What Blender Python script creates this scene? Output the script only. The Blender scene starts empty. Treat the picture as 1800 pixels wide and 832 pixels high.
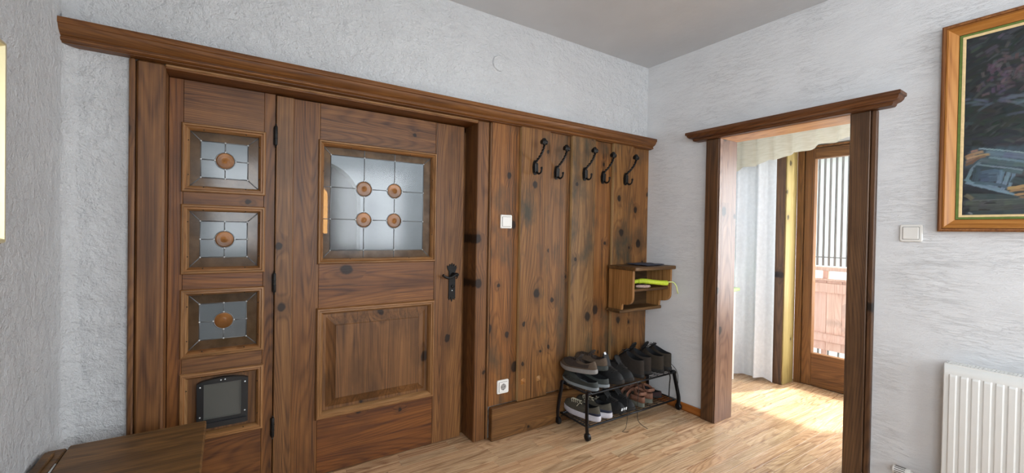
import bpy, bmesh, math, random
import numpy as np
from mathutils import Vector, Matrix, noise as mnoise
random.seed(7)
SC = bpy.context.scene
COL = SC.collection
PI = math.pi

# ------------------------------------------------------------------ camera
CAM_POS = Vector((-2.6743, -2.1898, 1.2260))
CR = Vector((0.83410461, -0.55134124, 0.0170977))
CU = Vector((-0.00879841, 0.01769423, 0.99980473))
CF = Vector((0.55153612, 0.83409217, -0.00990791))
FPX = 754.54
cd = bpy.data.cameras.new('camera')
cam = bpy.data.objects.new('camera', cd); COL.objects.link(cam)
m = Matrix((CR, CU, -CF)).transposed().to_4x4(); m.translation = CAM_POS
cam.matrix_world = m
cd.sensor_fit = 'HORIZONTAL'; cd.sensor_width = 36; cd.lens = FPX / 1800 * 36
cd.clip_start = 0.02; cd.clip_end = 200
SC.camera = cam

# ------------------------------------------------------------------ world, lights, exposure
w = bpy.data.worlds.new('sky'); SC.world = w; w.use_nodes = True
bg = w.node_tree.nodes['Background']
bg.inputs['Color'].default_value = (0.80, 0.90, 1.0, 1); bg.inputs['Strength'].default_value = 2.6

def area(name, loc, target, sx, sy, power, col):
    l = bpy.data.lights.new(name, 'AREA'); l.shape = 'RECTANGLE'; l.size = sx; l.size_y = sy
    l.energy = power; l.color = col
    o = bpy.data.objects.new(name, l); COL.objects.link(o); o.location = loc
    d = Vector(target) - Vector(loc)
    o.rotation_euler = d.to_track_quat('-Z', 'Y').to_euler()
    return o
# daylight at the two windows of the wall behind the camera and at the window of the left wall
area('window_daylight', (-2.35, -4.28, 1.5), (-2.35, 0, 1.4), 1.1, 1.2, 26, (0.93, 0.97, 1.0))
area('window_daylight', (-0.85, -4.28, 1.5), (-0.85, 0, 1.4), 1.1, 1.2, 44, (0.90, 0.95, 1.0))
area('window_daylight', (-3.42, -3.0, 1.5), (0, -2.2, 1.3), 1.0, 1.2, 34, (0.88, 0.94, 1.0))
# unseen fill lamps added under stairwell and hall ceilings, behind the leaded panes
area('stairwell_fill', (-1.7, 0.55, 2.44), (-1.7, 1.05, 0), 2.2, 0.5, 20, (0.95, 0.97, 1.0))
area('hall_fill', (-2.1, 2.3, 2.2), (-2.1, 2.3, 0), 0.4, 0.4, 1.2, (1.0, 0.9, 0.8))
# daylight through the garden window and the balcony door of the passage
area('garden_window_daylight', (1.64, 0.0, 1.4), (0, 0.0, 1.2), 0.7, 1.2, 5, (0.86, 0.94, 1.0))
area('balcony_door_daylight', (1.66, -1.55, 1.2), (0.2, -1.1, 0.6), 1.0, 1.5, 80, (0.92, 0.96, 1.0))
sl = bpy.data.lights.new('sun', 'SUN'); sl.energy = 9; sl.angle = math.radians(2.0); sl.color = (1.0, 0.97, 0.92)
so = bpy.data.objects.new('sun', sl); COL.objects.link(so); so.location = (6, -4, 8)
so.rotation_euler = Vector((-1, 0.33, -1.053 * 1.55)).to_track_quat('-Z', 'Y').to_euler()

SC.view_settings.view_transform = 'Standard'; SC.view_settings.look = 'None'
SC.view_settings.gamma = 1; SC.view_settings.use_curve_mapping = False
SC.view_settings.exposure = 0.18

# ------------------------------------------------------------------ helpers: objects
def link(name, bm_or_me, mat, parent=None, smooth=False):
    if isinstance(bm_or_me, bmesh.types.BMesh):
        me = bpy.data.meshes.new(name)
        bmesh.ops.recalc_face_normals(bm_or_me, faces=bm_or_me.faces)
        bm_or_me.to_mesh(me); bm_or_me.free()
    else:
        me = bm_or_me
    o = bpy.data.objects.new(name, me); COL.objects.link(o)
    if mat and not me.materials:
        for q in (mat if isinstance(mat, tuple) else (mat,)): me.materials.append(q)
    if smooth is True:
        for p in me.polygons: p.use_smooth = True
    elif smooth:
        me.shade_smooth() if False else None
        for p in me.polygons: p.use_smooth = True
        me.set_sharp_from_angle(angle=math.radians(smooth))
    if parent: o.parent = parent
    return o
def props(o, label=None, cat=None, group=None, kind=None):
    if label: o['label'] = label
    if cat: o['category'] = cat
    if group: o['group'] = group
    if kind: o['kind'] = kind
    return o
def empty(name, loc=(0, 0, 0), rz=0, label=None, cat=None, group=None, kind=None):
    o = bpy.data.objects.new(name, None); COL.objects.link(o)
    o.location = loc; o.rotation_euler = (0, 0, rz); o.empty_display_size = .05
    return props(o, label, cat, group, kind)
def box(bm, x0, x1, y0, y1, z0, z1, bev=0.0, seg=1, mi=0):
    r = bmesh.ops.create_cube(bm, size=1)
    vs = r['verts']
    for v in vs:
        v.co = Vector((x0 + (v.co.x + .5) * (x1 - x0), y0 + (v.co.y + .5) * (y1 - y0), z0 + (v.co.z + .5) * (z1 - z0)))
    if bev > 0:
        es = list({e for v in vs for e in v.link_edges})
        bmesh.ops.bevel(bm, geom=es, offset=bev, segments=seg, affect='EDGES', profile=.6)
    return bm
def bx(*a, **k):
    return box(bmesh.new(), *a, **k)
def boxobj(name, mat, parent, *a, bev=0.002, **k):
    return link(name, bx(*a, bev=bev, **k), mat, parent)
def tube(bm, pts, r, n=8, cap=True, flat=None):
    """round tube along pts; r scalar or list; flat=(a,b) -> flat section"""
    pts = [Vector(p) for p in pts]
    rs = r if isinstance(r, (list, tuple)) else [r] * len(pts)
    rings = []; up = Vector((0, 0, 1)); prev = None
    for i, p in enumerate(pts):
        t = (pts[min(i + 1, len(pts) - 1)] - pts[max(i - 1, 0)]).normalized()
        if prev is None:
            a = up if abs(t.z) < .9 else Vector((1, 0, 0))
            nrm = (a - t * a.dot(t)).normalized()
        else:
            nrm = (prev - t * prev.dot(t)).normalized()
        prev = nrm; bn = t.cross(nrm)
        ring = []
        for k in range(n):
            an = 2 * PI * k / n
            fa, fb = flat if flat else (1, 1)
            ring.append(bm.verts.new(p + (nrm * math.cos(an) * fa + bn * math.sin(an) * fb) * rs[i]))
        rings.append(ring)
    for a, b in zip(rings, rings[1:]):
        for k in range(n):
            bm.faces.new((a[k], a[(k + 1) % n], b[(k + 1) % n], b[k]))
    if cap:
        bm.faces.new(rings[0][::-1]); bm.faces.new(rings[-1])
    return bm
def smoothpts(pts, k=6):
    P = [Vector(p) for p in pts]; out = []
    for i in range(len(P) - 1):
        p0 = P[max(i - 1, 0)]; p1 = P[i]; p2 = P[i + 1]; p3 = P[min(i + 2, len(P) - 1)]
        for j in range(k):
            t = j / k
            out.append(.5 * ((2 * p1) + (-p0 + p2) * t + (2 * p0 - 5 * p1 + 4 * p2 - p3) * t * t + (-p0 + 3 * p1 - 3 * p2 + p3) * t ** 3))
    out.append(P[-1]); return out
def extrude_profile(bm, prof, a0, a1, place):
    """closed polygon prof [(p,q)] swept from a0 to a1; place(a,p,q)->xyz"""
    A = [bm.verts.new(place(a0, p, q)) for p, q in prof]
    B = [bm.verts.new(place(a1, p, q)) for p, q in prof]
    n = len(prof)
    for i in range(n): bm.faces.new((A[i], A[(i + 1) % n], B[(i + 1) % n], B[i]))
    bm.faces.new(A[::-1]); bm.faces.new(B)
    return bm
def frame_moulding(bm, u0, u1, v0, v1, prof, place):
    """mitred frame: prof [(inset, depth)] open chain closed to a loop; place(u,v,d)"""
    L = []
    for ins, d in prof:
        L.append([bm.verts.new(place(u, v, d)) for u, v in
                  ((u0 + ins, v0 + ins), (u1 - ins, v0 + ins), (u1 - ins, v1 - ins), (u0 + ins, v1 - ins))])
    n = len(L)
    for i in range(n):
        a = L[i]; b = L[(i + 1) % n]
        for k in range(4):
            f = bm.faces.new((a[k], a[(k + 1) % 4], b[(k + 1) % 4], b[k])); f.material_index = 1 - k % 2
    return bm
def lathe(bm, prof, origin, axis='z', n=20):
    """prof [(r,h)]"""
    rings = []
    for r, h in prof:
        ring = []
        for k in range(n):
            a = 2 * PI * k / n; c, s = math.cos(a) * max(r, 1e-5), math.sin(a) * max(r, 1e-5)
            v = {'z': (c, s, h), 'y': (c, h, s), 'x': (h, c, s)}[axis]
            ring.append(bm.verts.new(Vector(origin) + Vector(v)))
        rings.append(ring)
    for a, b in zip(rings, rings[1:]):
        for k in range(n): bm.faces.new((a[k], a[(k + 1) % n], b[(k + 1) % n], b[k]))
    bm.faces.new(rings[0][::-1]); bm.faces.new(rings[-1])
    return bm
def prism(bm, poly, place, d0, d1):
    A = [bm.verts.new(place(u, v, d0)) for u, v in poly]
    B = [bm.verts.new(place(u, v, d1)) for u, v in poly]
    n = len(poly)
    for i in range(n): bm.faces.new((A[i], A[(i + 1) % n], B[(i + 1) % n], B[i]))
    bm.faces.new(A[::-1]); bm.faces.new(B)
    return bm
def arc(cx, cy, r, a0, a1, n):
    return [(cx + r * math.cos(a0 + (a1 - a0) * i / n), cy + r * math.sin(a0 + (a1 - a0) * i / n)) for i in range(n + 1)]

# ------------------------------------------------------------------ helpers: materials
def s2l(c):
    return tuple((x / 255 / 12.92 if x / 255 <= .04045 else ((x / 255 + .055) / 1.055) ** 2.4) for x in c)
class NT:
    def __init__(s, name):
        s.m = bpy.data.materials.new(name); s.m.use_nodes = True
        s.t = s.m.node_tree; s.b = s.t.nodes['Principled BSDF']; s.out = s.t.nodes['Material Output']
    def n(s, typ, ins=None, **props):
        nd = s.t.nodes.new('ShaderNode' + typ)
        for k, v in props.items(): setattr(nd, k, v)
        if ins:
            for k, v in ins.items():
                if isinstance(v, bpy.types.NodeSocket): s.t.links.new(v, nd.inputs[k])
                else: nd.inputs[k].default_value = v
        return nd
    def math(s, op, a, b=0.0, c=0.0, clamp=False):
        return s.n('Math', {0: a, 1: b, 2: c}, operation=op, use_clamp=clamp).outputs[0]
    def vmath(s, op, a, b=(0, 0, 0)):
        return s.n('VectorMath', {0: a, 1: b}, operation=op).outputs[0]
    def mix(s, f, a, b, blend='MIX'):
        nd = s.t.nodes.new('ShaderNodeMix'); nd.data_type = 'RGBA'; nd.blend_type = blend
        for sock, v in ((nd.inputs[0], f), (nd.inputs[6], a), (nd.inputs[7], b)):
            if isinstance(v, bpy.types.NodeSocket): s.t.links.new(v, sock)
            else: sock.default_value = v if not isinstance(v, tuple) or len(v) == 4 else (*v, 1)
        return nd.outputs[2]
    def ramp(s, f, stops):
        nd = s.n('ValToRGB', {0: f}); r = nd.color_ramp
        while len(r.elements) < len(stops): r.elements.new(.5)
        for e, (p, c) in zip(r.elements, stops):
            e.position = p; e.color = (*c, 1) if len(c) == 3 else c
        return nd.outputs[0]
    def mapr(s, v, a, b, c=0, d=1):
        return s.n('MapRange', {0: v, 1: a, 2: b, 3: c, 4: d}, clamp=True).outputs[0]
    def set(s, **k):
        for key, v in k.items():
            key = key.replace('_', ' ')
            if isinstance(v, bpy.types.NodeSocket): s.t.links.new(v, s.b.inputs[key])
            else: s.b.inputs[key].default_value = (*v, 1) if isinstance(v, tuple) and len(v) == 3 else v
        return s
    def bump(s, h, strength=.3, dist=.01):
        nd = s.n('Bump', {'Height': h, 'Strength': strength, 'Distance': dist})
        s.t.links.new(nd.outputs[0], s.b.inputs['Normal'])
def plain(name, rgb, rough=.6, metal=0, noise=0, nscale=60, spec=.5, sheen=0, bump=0):
    N = NT(name); c = s2l(rgb)
    N.set(Roughness=rough, Metallic=metal)
    N.b.inputs['Specular IOR Level'].default_value = spec
    if noise or bump:
        tc = N.n('TexCoord').outputs['Object']
        nz = N.n('TexNoise', {'Vector': tc, 'Scale': nscale, 'Detail': 5.0}).outputs[0]
        f = N.mapr(nz, .3, .7)
        N.set(Base_Color=N.mix(f, tuple(x * (1 - noise) for x in c), tuple(min(1, x * (1 + noise)) for x in c)))
        if bump: N.bump(nz, bump, .003)
    else: N.set(Base_Color=c)
    return N.m

def wood(name, dark, mid, light, axis='z', rough=.42, ring=1.0, scale=1.0, knots=0.0, stain=0.35, stainc=None, spec=.4,
         perobj=True, fine=1.0, bump=.12, redvar=0.0, figw=.24, deep=1.0, sat=1.12):
    """stained timber: long fibre streaks, flat-sawn growth figures, optional knots; grain along axis"""
    N = NT(name)
    tc = N.n('TexCoord').outputs['Object']
    if perobj:
        rnd = N.n('ObjectInfo').outputs['Random']
        isl = N.n('NewGeometry').outputs['Random Per Island']
        r2 = N.math('FRACT', N.math('ADD', N.math('MULTIPLY', rnd, 7.31), isl))
        off = N.n('CombineXYZ', {0: N.math('MULTIPLY', r2, 37.0), 1: N.math('MULTIPLY', r2, 91.0), 2: N.math('MULTIPLY', r2, 53.0)}).outputs[0]
        P = N.vmath('ADD', tc, off)
    else:
        P = tc; r2 = None
    st = {'z': (1, 1, .09), 'x': (.09, 1, 1), 'y': (1, .09, 1)}[axis]
    S = N.n('Mapping', {'Vector': P, 'Scale': tuple(a * scale for a in st)}).outputs[0]
    low = N.n('TexNoise', {'Vector': S, 'Scale': 4.0, 'Detail': 1.5}).outputs[0]
    figarg = N.math('MULTIPLY', low, 330.0 * ring)
    kmask = None
    if knots > 0:
        xyz = N.n('SeparateXYZ', {0: P}).outputs
        ka, kb = {'z': (0, 2), 'x': (2, 0), 'y': (2, 1)}[axis]
        wob = N.n('TexNoise', {'Vector': P, 'Scale': 26.0, 'Detail': 2.0}).outputs[0]
        wob = N.math('MULTIPLY', N.math('SUBTRACT', wob, .5), .10)
        KP2 = N.n('CombineXYZ', {0: N.math('MULTIPLY_ADD', xyz[ka], 5.0, wob), 1: N.math('MULTIPLY_ADD', xyz[kb], 3.9, wob)}).outputs[0]
        vo = N.n('TexVoronoi', {'Vector': KP2, 'Scale': 1.0, 'Randomness': .95}, voronoi_dimensions='2D')
        kd = vo.outputs['Distance']
        sep = N.n('SeparateColor', {0: vo.outputs['Color']}).outputs
        size = N.math('MULTIPLY_ADD', N.math('POWER', sep[0], 2.0), .10, .045)
        size = N.math('MULTIPLY', size, N.math('GREATER_THAN', sep[1], 1 - .72 * knots))
        kmask = N.math('SUBTRACT', 1.0, N.mapr(N.math('DIVIDE', kd, N.math('ADD', size, .001)), .75, 1.1), clamp=True)
        halo = N.math('SUBTRACT', 1.0, N.mapr(N.math('DIVIDE', kd, N.math('ADD', size, .001)), .9, 3.6), clamp=True)
        figarg = N.math('ADD', figarg, N.math('MULTIPLY', halo, 7.0))
    fig = N.math('MULTIPLY_ADD', N.math('SINE', figarg), .5, .5)
    fig = N.math('POWER', fig, 2.2)
    st2 = {'z': (1, 1, .02), 'x': (.02, 1, 1), 'y': (1, .02, 1)}[axis]
    S2 = N.n('Mapping', {'Vector': P, 'Scale': st2}).outputs[0]
    fib = N.n('TexNoise', {'Vector': S2, 'Scale': 260.0 * scale, 'Detail': 4.0, 'Roughness': .7}).outputs[0]
    band = N.n('TexNoise', {'Vector': S2, 'Scale': 26.0 * scale, 'Detail': 4.0, 'Roughness': .6}).outputs[0]
    mid_ = N.n('TexNoise', {'Vector': S2, 'Scale': 95.0 * scale, 'Detail': 3.0, 'Roughness': .65}).outputs[0]
    f = N.math('ADD', N.math('MULTIPLY', N.mapr(band, .3, .7), .42), N.math('MULTIPLY', N.mapr(fib, .34, .66), .26 * fine))
    f = N.math('ADD', f, N.math('MULTIPLY', N.mapr(mid_, .34, .66), .30 * fine))
    f = N.math('ADD', f, N.math('MULTIPLY', fig, -figw), clamp=False)
    f = N.math('ADD', f, .09, clamp=True)
    def tone(c):
        c = s2l(c); g_ = .3 * c[0] + .6 * c[1] + .1 * c[2]
        return tuple(max(.001, (g_ + (x - g_) * sat) * deep) for x in c)
    D, M, L = tone(dark), tone(mid), tone(light)
    col = N.ramp(f, [(.06, D), (.42, M), (.86, L)])
    if stain > 0:
        big = N.n('TexNoise', {'Vector': N.n('Mapping', {'Vector': P, 'Scale': {'z': (1, 1, .45), 'x': (.45, 1, 1), 'y': (1, .45, 1)}[axis]}).outputs[0], 'Scale': 6.5, 'Detail': 4.0, 'Roughness': .6}).outputs[0]
        sf = N.math('MULTIPLY', N.mapr(big, .5, .72), stain * 1.6, clamp=True)
        col = N.mix(sf, col, s2l(stainc) if stainc else tuple(x * .45 for x in M))
    if redvar and r2 is not None:
        r3 = N.math('FRACT', N.math('MULTIPLY', r2, 13.7))
        hsv = N.n('HueSaturation', {'Hue': N.math('MULTIPLY_ADD', r3, .03 * redvar, .5 - .015 * redvar),
                                    'Value': N.math('MULTIPLY_ADD', r2, .55 * redvar, 1 - .3 * redvar), 'Color': col,
                                    'Saturation': N.math('MULTIPLY_ADD', r3, -.3 * redvar, 1 + .12 * redvar)})
        col = hsv.outputs[0]
    if kmask is not None:
        col = N.mix(N.math('MULTIPLY', halo, .45), col, tuple(x * .42 for x in M))
        col = N.mix(N.math('MULTIPLY', kmask, .95), col, tuple(x * .22 for x in D))
    N.set(Base_Color=col, Roughness=N.mapr(fib, .2, .8, rough - .06, rough + .1))
    N.b.inputs['Specular IOR Level'].default_value = spec
    if bump: N.bump(N.math('ADD', N.math('MULTIPLY', fib, .5), N.math('MULTIPLY', fig, .5)), bump, .002)
    return N.m

def plaster(name, rgb, strength=.6, streak=2.2, dist=.012, axis='x'):
    N = NT(name); tc = N.n('TexCoord').outputs['Object']
    S = N.n('Mapping', {'Vector': tc, 'Scale': (1, 1, streak)}).outputs[0]
    warp = N.n('TexNoise', {'Vector': S, 'Scale': 7.0, 'Detail': 3.0}).outputs[1]
    S = N.vmath('ADD', S, N.vmath('MULTIPLY', warp, (.05, .05, .05)))
    a = N.n('TexNoise', {'Vector': S, 'Scale': 24.0, 'Detail': 8.0, 'Roughness': .62}).outputs[0]
    b = N.n('TexNoise', {'Vector': S, 'Scale': 5.0, 'Detail': 3.0}).outputs[0]
    g = N.n('TexNoise', {'Vector': S, 'Scale': 150.0, 'Detail': 2.0}).outputs[0]
    # brushed ridges: thin horizontal trowel lines
    T = N.n('Mapping', {'Vector': tc, 'Scale': (.8, .8, 7.0)}).outputs[0]
    T = N.vmath('ADD', T, N.vmath('MULTIPLY', warp, (.1, .1, .22)))
    c = N.n('TexNoise', {'Vector': T, 'Scale': 9.0, 'Detail': 6.0, 'Roughness': .65}).outputs[0]
    line = N.mapr(N.math('ABSOLUTE', N.math('SUBTRACT', c, .5)), 0, .03)
    msk = N.n('TexNoise', {'Vector': tc, 'Scale': 3.3, 'Detail': 2.0}).outputs[0]
    line = N.math('MAXIMUM', line, N.math('SUBTRACT', 1.0, N.mapr(msk, .36, .58)))
    h = N.math('ADD', N.math('MULTIPLY', a, .65 if streak < 1.5 else .22), N.math('ADD', N.math('MULTIPLY', g, .10), N.math('MULTIPLY', line, .05 * (streak > 1.5))))
    col = N.mix(N.mapr(b, .3, .7), tuple(x * .95 for x in s2l(rgb)), s2l(rgb))
    N.set(Base_Color=col, Roughness=.92)
    N.b.inputs['Specular IOR Level'].default_value = .15
    N.bump(h, strength, dist)
    return N.m

M = {}
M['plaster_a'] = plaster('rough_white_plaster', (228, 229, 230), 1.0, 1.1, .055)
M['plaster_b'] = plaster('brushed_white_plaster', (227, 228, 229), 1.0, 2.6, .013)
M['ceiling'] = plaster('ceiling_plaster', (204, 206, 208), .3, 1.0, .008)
M['door_v'] = wood('door_wood_upright', (70, 44, 26), (117, 79, 49), (152, 108, 68), 'z', knots=.35, stain=.35, redvar=.35, deep=0.78)
M['door_h'] = wood('door_wood_level', (70, 42, 26), (115, 75, 46), (148, 102, 63), 'x', knots=.3, stain=.4, redvar=.35, deep=0.78)
M['panel_v'] = wood('door_panel_wood', (74, 49, 31), (112, 78, 50), (144, 103, 68), 'z', knots=.5, stain=.4, redvar=.0, deep=0.80)
M['post_v'] = wood('post_wood_upright', (74, 48, 31), (114, 79, 52), (150, 108, 70), 'z', knots=.35, stain=.3, redvar=.2, deep=0.78)
M['cornice_h'] = wood('cornice_wood', (76, 46, 27), (112, 73, 43), (142, 97, 59), 'x', knots=.15, stain=.3, redvar=.1, deep=0.85)
M['mould'] = wood('moulding_wood', (104, 72, 45), (144, 104, 68), (176, 132, 92), 'x', knots=0, stain=.2, redvar=.25, deep=0.80)
M['mould_v'] = wood('moulding_wood_upright', (104, 72, 45), (144, 104, 68), (176, 132, 92), 'z', knots=0, stain=.2, redvar=.25, deep=0.80)
M['board'] = wood('aged_board_wood', (68, 44, 24), (120, 79, 44), (154, 108, 65), 'z', rough=.5, knots=1.0, stain=.6, stainc=(66, 52, 34), redvar=.5, ring=.8, deep=0.86)
M['board_proud'] = wood('aged_board_wood_pale', (66, 45, 26), (116, 80, 47), (152, 112, 70), 'z', rough=.5, knots=1.0, stain=.75, stainc=(62, 54, 38), redvar=.35, ring=.8, deep=0.86)
M['board_edge_lit'] = wood('lit_board_edge', (128, 100, 68), (166, 136, 98), (190, 162, 122), 'z', rough=.6, stain=.3)  # paler wood, light from the left painted into the edge colour
M['base_h'] = wood('skirting_wood', (64, 42, 26), (104, 72, 44), (134, 98, 62), 'x', knots=.6, stain=.5, redvar=.1, deep=0.85)
M['frame_b'] = wood('doorway_wood', (52, 36, 25), (80, 56, 39), (106, 77, 53), 'z', knots=.35, stain=.35, redvar=.2)
M['frame_b_y'] = wood('doorway_cornice_wood', (54, 33, 19), (86, 54, 33), (112, 74, 46), 'y', knots=.1, stain=.3, redvar=.1)
M['jamb'] = wood('jamb_lining_wood', (74, 50, 38), (106, 78, 62), (130, 102, 84), 'z', knots=.25, stain=.2, redvar=.1)
M['soffit'] = wood('soffit_lining_wood', (150, 104, 70), (186, 140, 100), (206, 164, 122), 'y', knots=.0, stain=.1)
M['bench'] = wood('bench_wood', (66, 46, 28), (104, 76, 48), (138, 102, 64), 'x', rough=.5, knots=.3, stain=.5, redvar=.0)
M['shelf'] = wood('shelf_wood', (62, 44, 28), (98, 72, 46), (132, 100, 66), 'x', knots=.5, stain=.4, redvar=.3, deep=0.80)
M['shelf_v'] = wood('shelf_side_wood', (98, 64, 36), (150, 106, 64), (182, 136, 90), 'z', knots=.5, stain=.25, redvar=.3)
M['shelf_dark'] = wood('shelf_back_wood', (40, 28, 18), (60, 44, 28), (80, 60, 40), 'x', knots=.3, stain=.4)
M['pdoor_v'] = wood('passage_door_wood', (74, 48, 28), (104, 71, 43), (128, 92, 58), 'z', knots=.1, stain=.15, redvar=.1)
M['pdoor_h'] = wood('passage_door_rail_wood', (74, 48, 28), (104, 71, 43), (128, 92, 58), 'y', knots=.1, stain=.15, redvar=.1)
M['pale_pine'] = wood('pale_pine', (122, 104, 66), (150, 132, 88), (172, 154, 108), 'z', knots=.4, stain=.1)
M['frame_pic'] = wood('picture_frame_wood', (130, 82, 42), (166, 112, 62), (190, 138, 84), 'z', rough=.4, stain=.15, ring=.6)
M['frame_pic_y'] = wood('picture_frame_rail_wood', (130, 82, 42), (166, 112, 62), (190, 138, 84), 'y', rough=.4, stain=.15, ring=.6)
M['frame_pic_dark'] = wood('picture_frame_outer_wood', (88, 52, 28), (120, 76, 44), (144, 98, 60), 'z', rough=.4, stain=.15)
M['parquet'] = wood('oak_parquet', (150, 112, 80), (202, 165, 126), (222, 192, 156), 'x', rough=.24, ring=.9, stain=.06, redvar=.32, sat=1.0, spec=.6, bump=.04, scale=1.3, fine=.45, figw=.22)
M['rail_pink'] = wood('balcony_wood', (206, 164, 146), (228, 192, 174), (238, 208, 194), 'z', knots=.5, stain=.1, redvar=.3)
M['slat_grey'] = wood('weathered_slat', (96, 92, 90), (126, 122, 118), (150, 146, 140), 'z', stain=.1, redvar=.3)
M['iron'] = plain('black_wrought_iron', (42, 41, 40), .42, .7, .3, 120, bump=.3)
M['iron_dark'] = plain('dark_iron', (30, 29, 28), .5, .5, .3, 120)
M['black_plastic'] = plain('black_plastic', (22, 23, 25), .35)
M['rack'] = plain('black_enamel_tube', (20, 21, 24), .38, .2)
M['lead'] = plain('lead_came', (120, 122, 124), .4, .6)
M['solder'] = plain('solder', (215, 218, 220), .35, .5)
M['white_plastic'] = plain('white_plastic', (232, 230, 224), .35)
M['white_enamel'] = plain('white_enamel', (228, 228, 224), .3)
M['grille_dark'] = plain('dark_gap', (44, 44, 44), .6)
M['green_line'] = plain('green_paint', (92, 112, 40), .5, 0, .15)
M['linen'] = plain('beige_fillet', (214, 186, 136), .7, 0, .1)
M['gold'] = plain('gold_leaf', (226, 214, 170), .35, .4)
M['hole'] = plain('dark_recess', (18, 14, 10), .9)
M['nail'] = plain('nail_head', (38, 28, 20), .5, .5)

def glass_mat(name, tint, mist, rough=.08, bump=.4, bscale=40, trans=.55, skin=1.0):
    """cathedral glass: partly clear, partly diffusing, glossy skin"""
    N = NT(name)
    tc = N.n('TexCoord').outputs['Object']
    nz = N.n('TexNoise', {'Vector': tc, 'Scale': bscale, 'Detail': 3.0}).outputs[0]
    bp = N.n('Bump', {'Height': nz, 'Strength': bump, 'Distance': .002}).outputs[0]
    patch = N.n('TexNoise', {'Vector': tc, 'Scale': 14.0, 'Detail': 4.0}).outputs[0]
    tl = N.n('BsdfTranslucent', {'Color': N.mix(N.mapr(patch, .38, .62), tuple(x * .62 for x in mist) + (1,), mist + (1,)), 'Normal': bp})
    rf = N.n('BsdfRefraction', {'Color': tint + (1,), 'Roughness': rough, 'IOR': 1.02, 'Normal': bp})
    mx = N.n('MixShader', {0: trans, 1: tl.outputs[0], 2: rf.outputs[0]})
    gl = N.n('BsdfGlossy', {'Color': (1, 1, 1, 1), 'Roughness': .12})
    fr = N.math('MULTIPLY', N.n('Fresnel', {'IOR': 1.45}).outputs[0], N.math('MULTIPLY', skin, N.math('SUBTRACT', 1.0, N.n('NewGeometry').outputs['Backfacing'])))
    m2 = N.n('MixShader', {0: fr, 1: mx.outputs[0], 2: gl.outputs[0]})
    N.t.links.new(m2.outputs[0], N.out.inputs['Surface'])
    return N.m
M['pane_clear'] = glass_mat('pale_seedy_glass', s2l((214, 218, 218)), s2l((196, 200, 202)), .03, .25, 45, .86)
M['pane_brown'] = glass_mat('smoke_brown_glass', s2l((186, 164, 136)), s2l((176, 152, 124)), .06, .5, 90, .45)
M['roundel'] = glass_mat('amber_roundel_glass', s2l((226, 190, 146)), s2l((222, 180, 134)), .08, .8, 60, .25, skin=.4)
N = NT('clear_window_glass')
tr = N.n('BsdfTransparent', {'Color': (.97, .98, .98, 1)}); gl = N.n('BsdfGlossy', {'Roughness': .01})
fr = N.math('MULTIPLY', N.n('Fresnel', {'IOR': 1.45}).outputs[0], N.math('SUBTRACT', 1.0, N.n('NewGeometry').outputs['Backfacing']))
mx = N.n('MixShader', {0: fr, 1: tr.outputs[0], 2: gl.outputs[0]}); N.t.links.new(mx.outputs[0], N.out.inputs['Surface'])
M['clear'] = N.m
N = NT('flap_plastic'); N.set(Base_Color=s2l((92, 93, 88)), Roughness=.3, Transmission_Weight=.25); M['flap'] = N.m

# ------------------------------------------------------------------ walls
def surf(name, mat, parent, U, V, holes, place, amp, step=.02, off=0.0):
    """plaster skin: grid over U x V with rectangular holes and a hand-trowelled undulation"""
    def ticks(lo, hi, extra):
        cuts = sorted({lo, hi, *[e for e in extra if lo < e < hi]}); out = []
        for a, b in zip(cuts, cuts[1:]):
            k = max(1, round((b - a) / step)); out += [a + (b - a) * i / k for i in range(k)]
        return out + [hi]
    us = ticks(*U, [h for H in holes for h in H[:2]]); vs = ticks(*V, [h for H in holes for h in H[2:]])
    verts = []; faces = []
    for v in vs:
        for u in us:
            p = Vector((u * 1.0, v * 1.4, off))
            d = (mnoise.noise(p * 2.2) * .5 + mnoise.noise(p * 7) * .32 + mnoise.noise(p * 19) * .18) * amp
            verts.append(place(u, v, d))
    n = len(us)
    for j in range(len(vs) - 1):
        vm = (vs[j] + vs[j + 1]) / 2
        for i in range(n - 1):
            um = (us[i] + us[i + 1]) / 2
            if any(h[0] < um < h[1] and h[2] < vm < h[3] for h in holes): continue
            faces.append((j * n + i, j * n + i + 1, (j + 1) * n + i + 1, (j + 1) * n + i))
    me = bpy.data.meshes.new(name); me.from_pydata(verts, [], faces)
    for p in me.polygons: p.use_smooth = True
    return link(name, me, mat, parent)
def solid(name, mat, rects, place, d0, d1, parent=None):
    bm = bmesh.new()
    for u0, u1, v0, v1 in rects:
        prism(bm, [(u0, v0), (u1, v0), (u1, v1), (u0, v1)], place, d0, d1)
    return link(name, bm, mat, parent)
H = 2.5
LX = -3.17       # left wall
# wall with the entrance door
wa = empty('wall_back', kind='structure')
solid('wall_core', M['plaster_a'], [(-3.45, -2.985, 0, H), (-2.985, -1.395, 1.868, H), (-1.395, .17, 0, H)], lambda u, v, d: (u, d, v), .004, .24, wa)
surf('plaster_skin', M['plaster_a'], wa, (LX + .02, 0), (0, H), [(-2.985, -1.395, 0, 1.868)], lambda u, v, d: (u, -abs(d) * .6 + .0, v), .007)
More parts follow.
